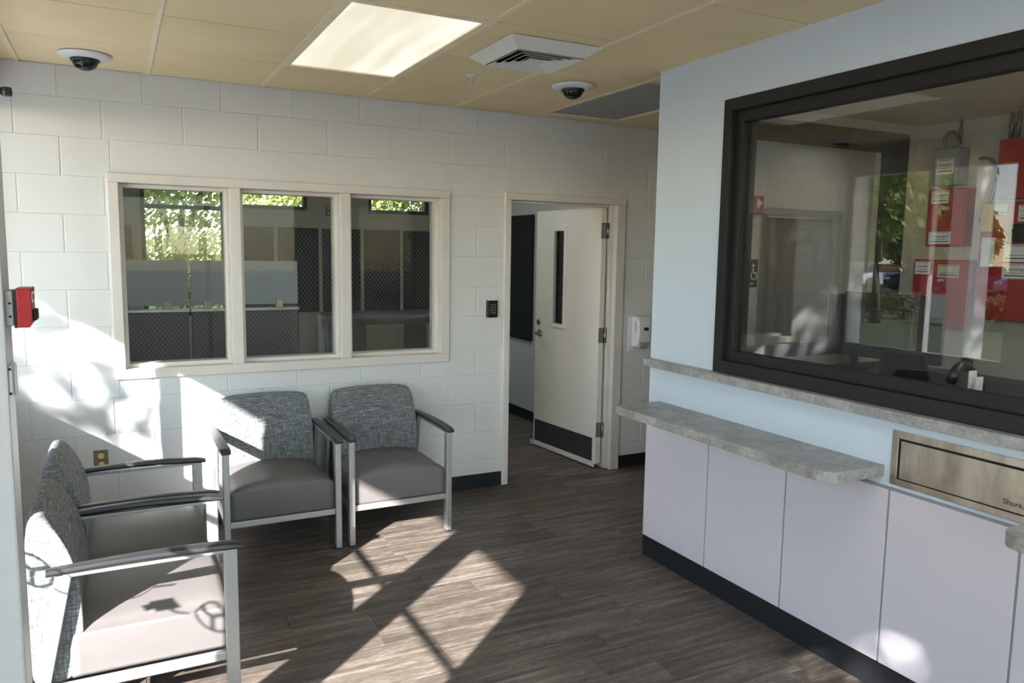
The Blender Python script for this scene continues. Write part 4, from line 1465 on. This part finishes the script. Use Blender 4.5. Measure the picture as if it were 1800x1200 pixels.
# shade trees by the entrance, sparse
tree((-6.3, -4.3, -0.06), 3.0, [((0, -0.55, 4.6), (1.0, 0.75, 0.9)), ((0.2, 0.6, 5.6), (1.3, 1.0, 1.2)), ((-0.2, 0.9, 4.5), (1.0, 0.8, 0.8))], 3000, 0.09, 'leaf_green', 'young street tree outside the entrance glazing', 41)
tree((-5.6, -11.6, -0.06), 3.0, [((0, 0, 4.6), (1.3, 1.3, 1.2)), ((0.3, 0.5, 5.4), (1.2, 1.1, 1.0))], 2600, 0.12, 'leaf_green', 'leafy street tree outside beyond the glass doors', 43)
tree((-12.3, 8.8, -0.06), 2.0, [((0, 0, 3.4), (1.5, 1.5, 1.3)), ((0.3, 0.6, 4.6), (1.3, 1.3, 1.1))], 3200, 0.15, 'leaf_green', 'broad tree at the edge of the parking lot', 44)
tree((-14.5, 15.5, -0.06), 2.6, [((0, 0, 4.4), (2.2, 2.2, 1.8))], 3000, 0.16, 'leaf_green', 'round tree farther along the parking lot edge', 45)
bk = [(-46.0, 12.0), (-47.0, 21.0), (-46.0, 30.0), (-47.0, 39.0), (-46.0, 48.0), (-47.0, 57.0)]
for i, (x, y) in enumerate(bk):
    lab = 'tall dark tree beyond the parking lot, %s in its row from the entrance side' % ['first', 'second', 'third', 'fourth', 'fifth', 'sixth'][i]
    tree((x, y, -0.2), 3.0, [((0, 0, 3.4), (3.2, 4.1, 3.0)), ((0.3, 0.2, 7.2), (2.8, 3.8, 2.6))], 6500, 0.34, 'leaf_green', lab, 80 + i, 'trees beyond the parking lot')
for i, (y0, y1, lab) in enumerate(((4.2, 7.6, 'clipped low hedge nearest the entrance walk'), (9.0, 13.5, 'clipped low hedge farther along the lawn'))):
    h_ = empty('hedge', (-14.3, (y0 + y1) / 2, -0.06))
    tag(h_, lab, 'hedge', 'hedges along the lawn')
    L = (y1 - y0) / 2
    f = new_obj('foliage', leaves(3600, [((0, -L + (k + 0.5) * 2 * L / 6, 0.42), (0.5, L / 5, 0.42)) for k in range(6)], 0.06, 60 + i), 'leaf_hedge', h_)
    f['kind'] = 'stuff'
    b = bmesh.new()
    for k in range(6):
        tube(b, [(0, -L + (k + 0.5) * 2 * L / 6, 0), (0.05, -L + (k + 0.6) * 2 * L / 6, 0.6)], 0.03, 6)
    new_obj('stems', b, 'bark', h_)
def car(loc, rz, mat, label):
    c = empty('parked_car', loc, rz)
    tag(c, label, 'car', 'cars in the parking lot')
    body = [(-2.15, 0.32), (-2.2, 0.7), (-1.95, 0.92), (-1.25, 0.98), (1.0, 0.95), (2.0, 0.82), (2.2, 0.6), (2.18, 0.32), (1.75, 0.26), (-1.75, 0.26)]
    new_obj('body', PR([(u, v_) for u, v_ in body], 'y', -0.86, 0.86, 0.06, 3), mat, c)
    cab = [(-1.55, 0.96), (-1.05, 1.38), (0.2, 1.44), (1.15, 0.95)]
    new_obj('cabin', PR(cab, 'y', -0.72, 0.72, 0.05, 2), 'car_glass', c)
    new_obj('roof', PR([(-1.08, 1.38), (-1.0, 1.44), (0.15, 1.475), (0.25, 1.43)], 'y', -0.7, 0.7, 0.01), mat, c)
    for sx in (-1.35, 1.35):
        for sy in (-0.86, 0.86):
            wh = new_obj('wheel', LT([(0, -0.1), (0.24, -0.1), (0.32, -0.08), (0.33, 0), (0.32, 0.08), (0.24, 0.1), (0, 0.1)], 20, Matrix.Translation((sx, sy * 0.97, 0.33)) @ Matrix.Rotation(R90, 4, 'X')), 'tyre', c)
            new_obj('hub', LT([(0, -0.11), (0.17, -0.105), (0.19, -0.09), (0.19, 0.09), (0.17, 0.105), (0, 0.11)], 14, Matrix.Translation((sx, sy * 0.97, 0.33)) @ Matrix.Rotation(R90, 4, 'X')), 'steel_dull', wh)
    for sy in (-0.62, 0.62):
        new_obj('headlamp', BX(2.05, 2.2, sy - 0.18, sy + 0.18, 0.62, 0.76, 0.02), 'paper', c)
for (x, y, m_, lab) in ((-36, 27.2, 'car_white', 'white sedan in the parking lot, mirrored in the glass'), (-36, 24.0, 'car_dark', 'black sedan in the parking lot'), (-36.3, 30.5, 'car_silver', 'silver sedan in the parking lot'),
                        (-36.1, 20.8, 'car_blue', 'blue sedan in the parking lot'), (-35.8, 17.6, 'car_silver', 'silver sedan nearest the entrance side of the parking lot')):
    car((x, y, -0.2), 0.05, m_, lab)
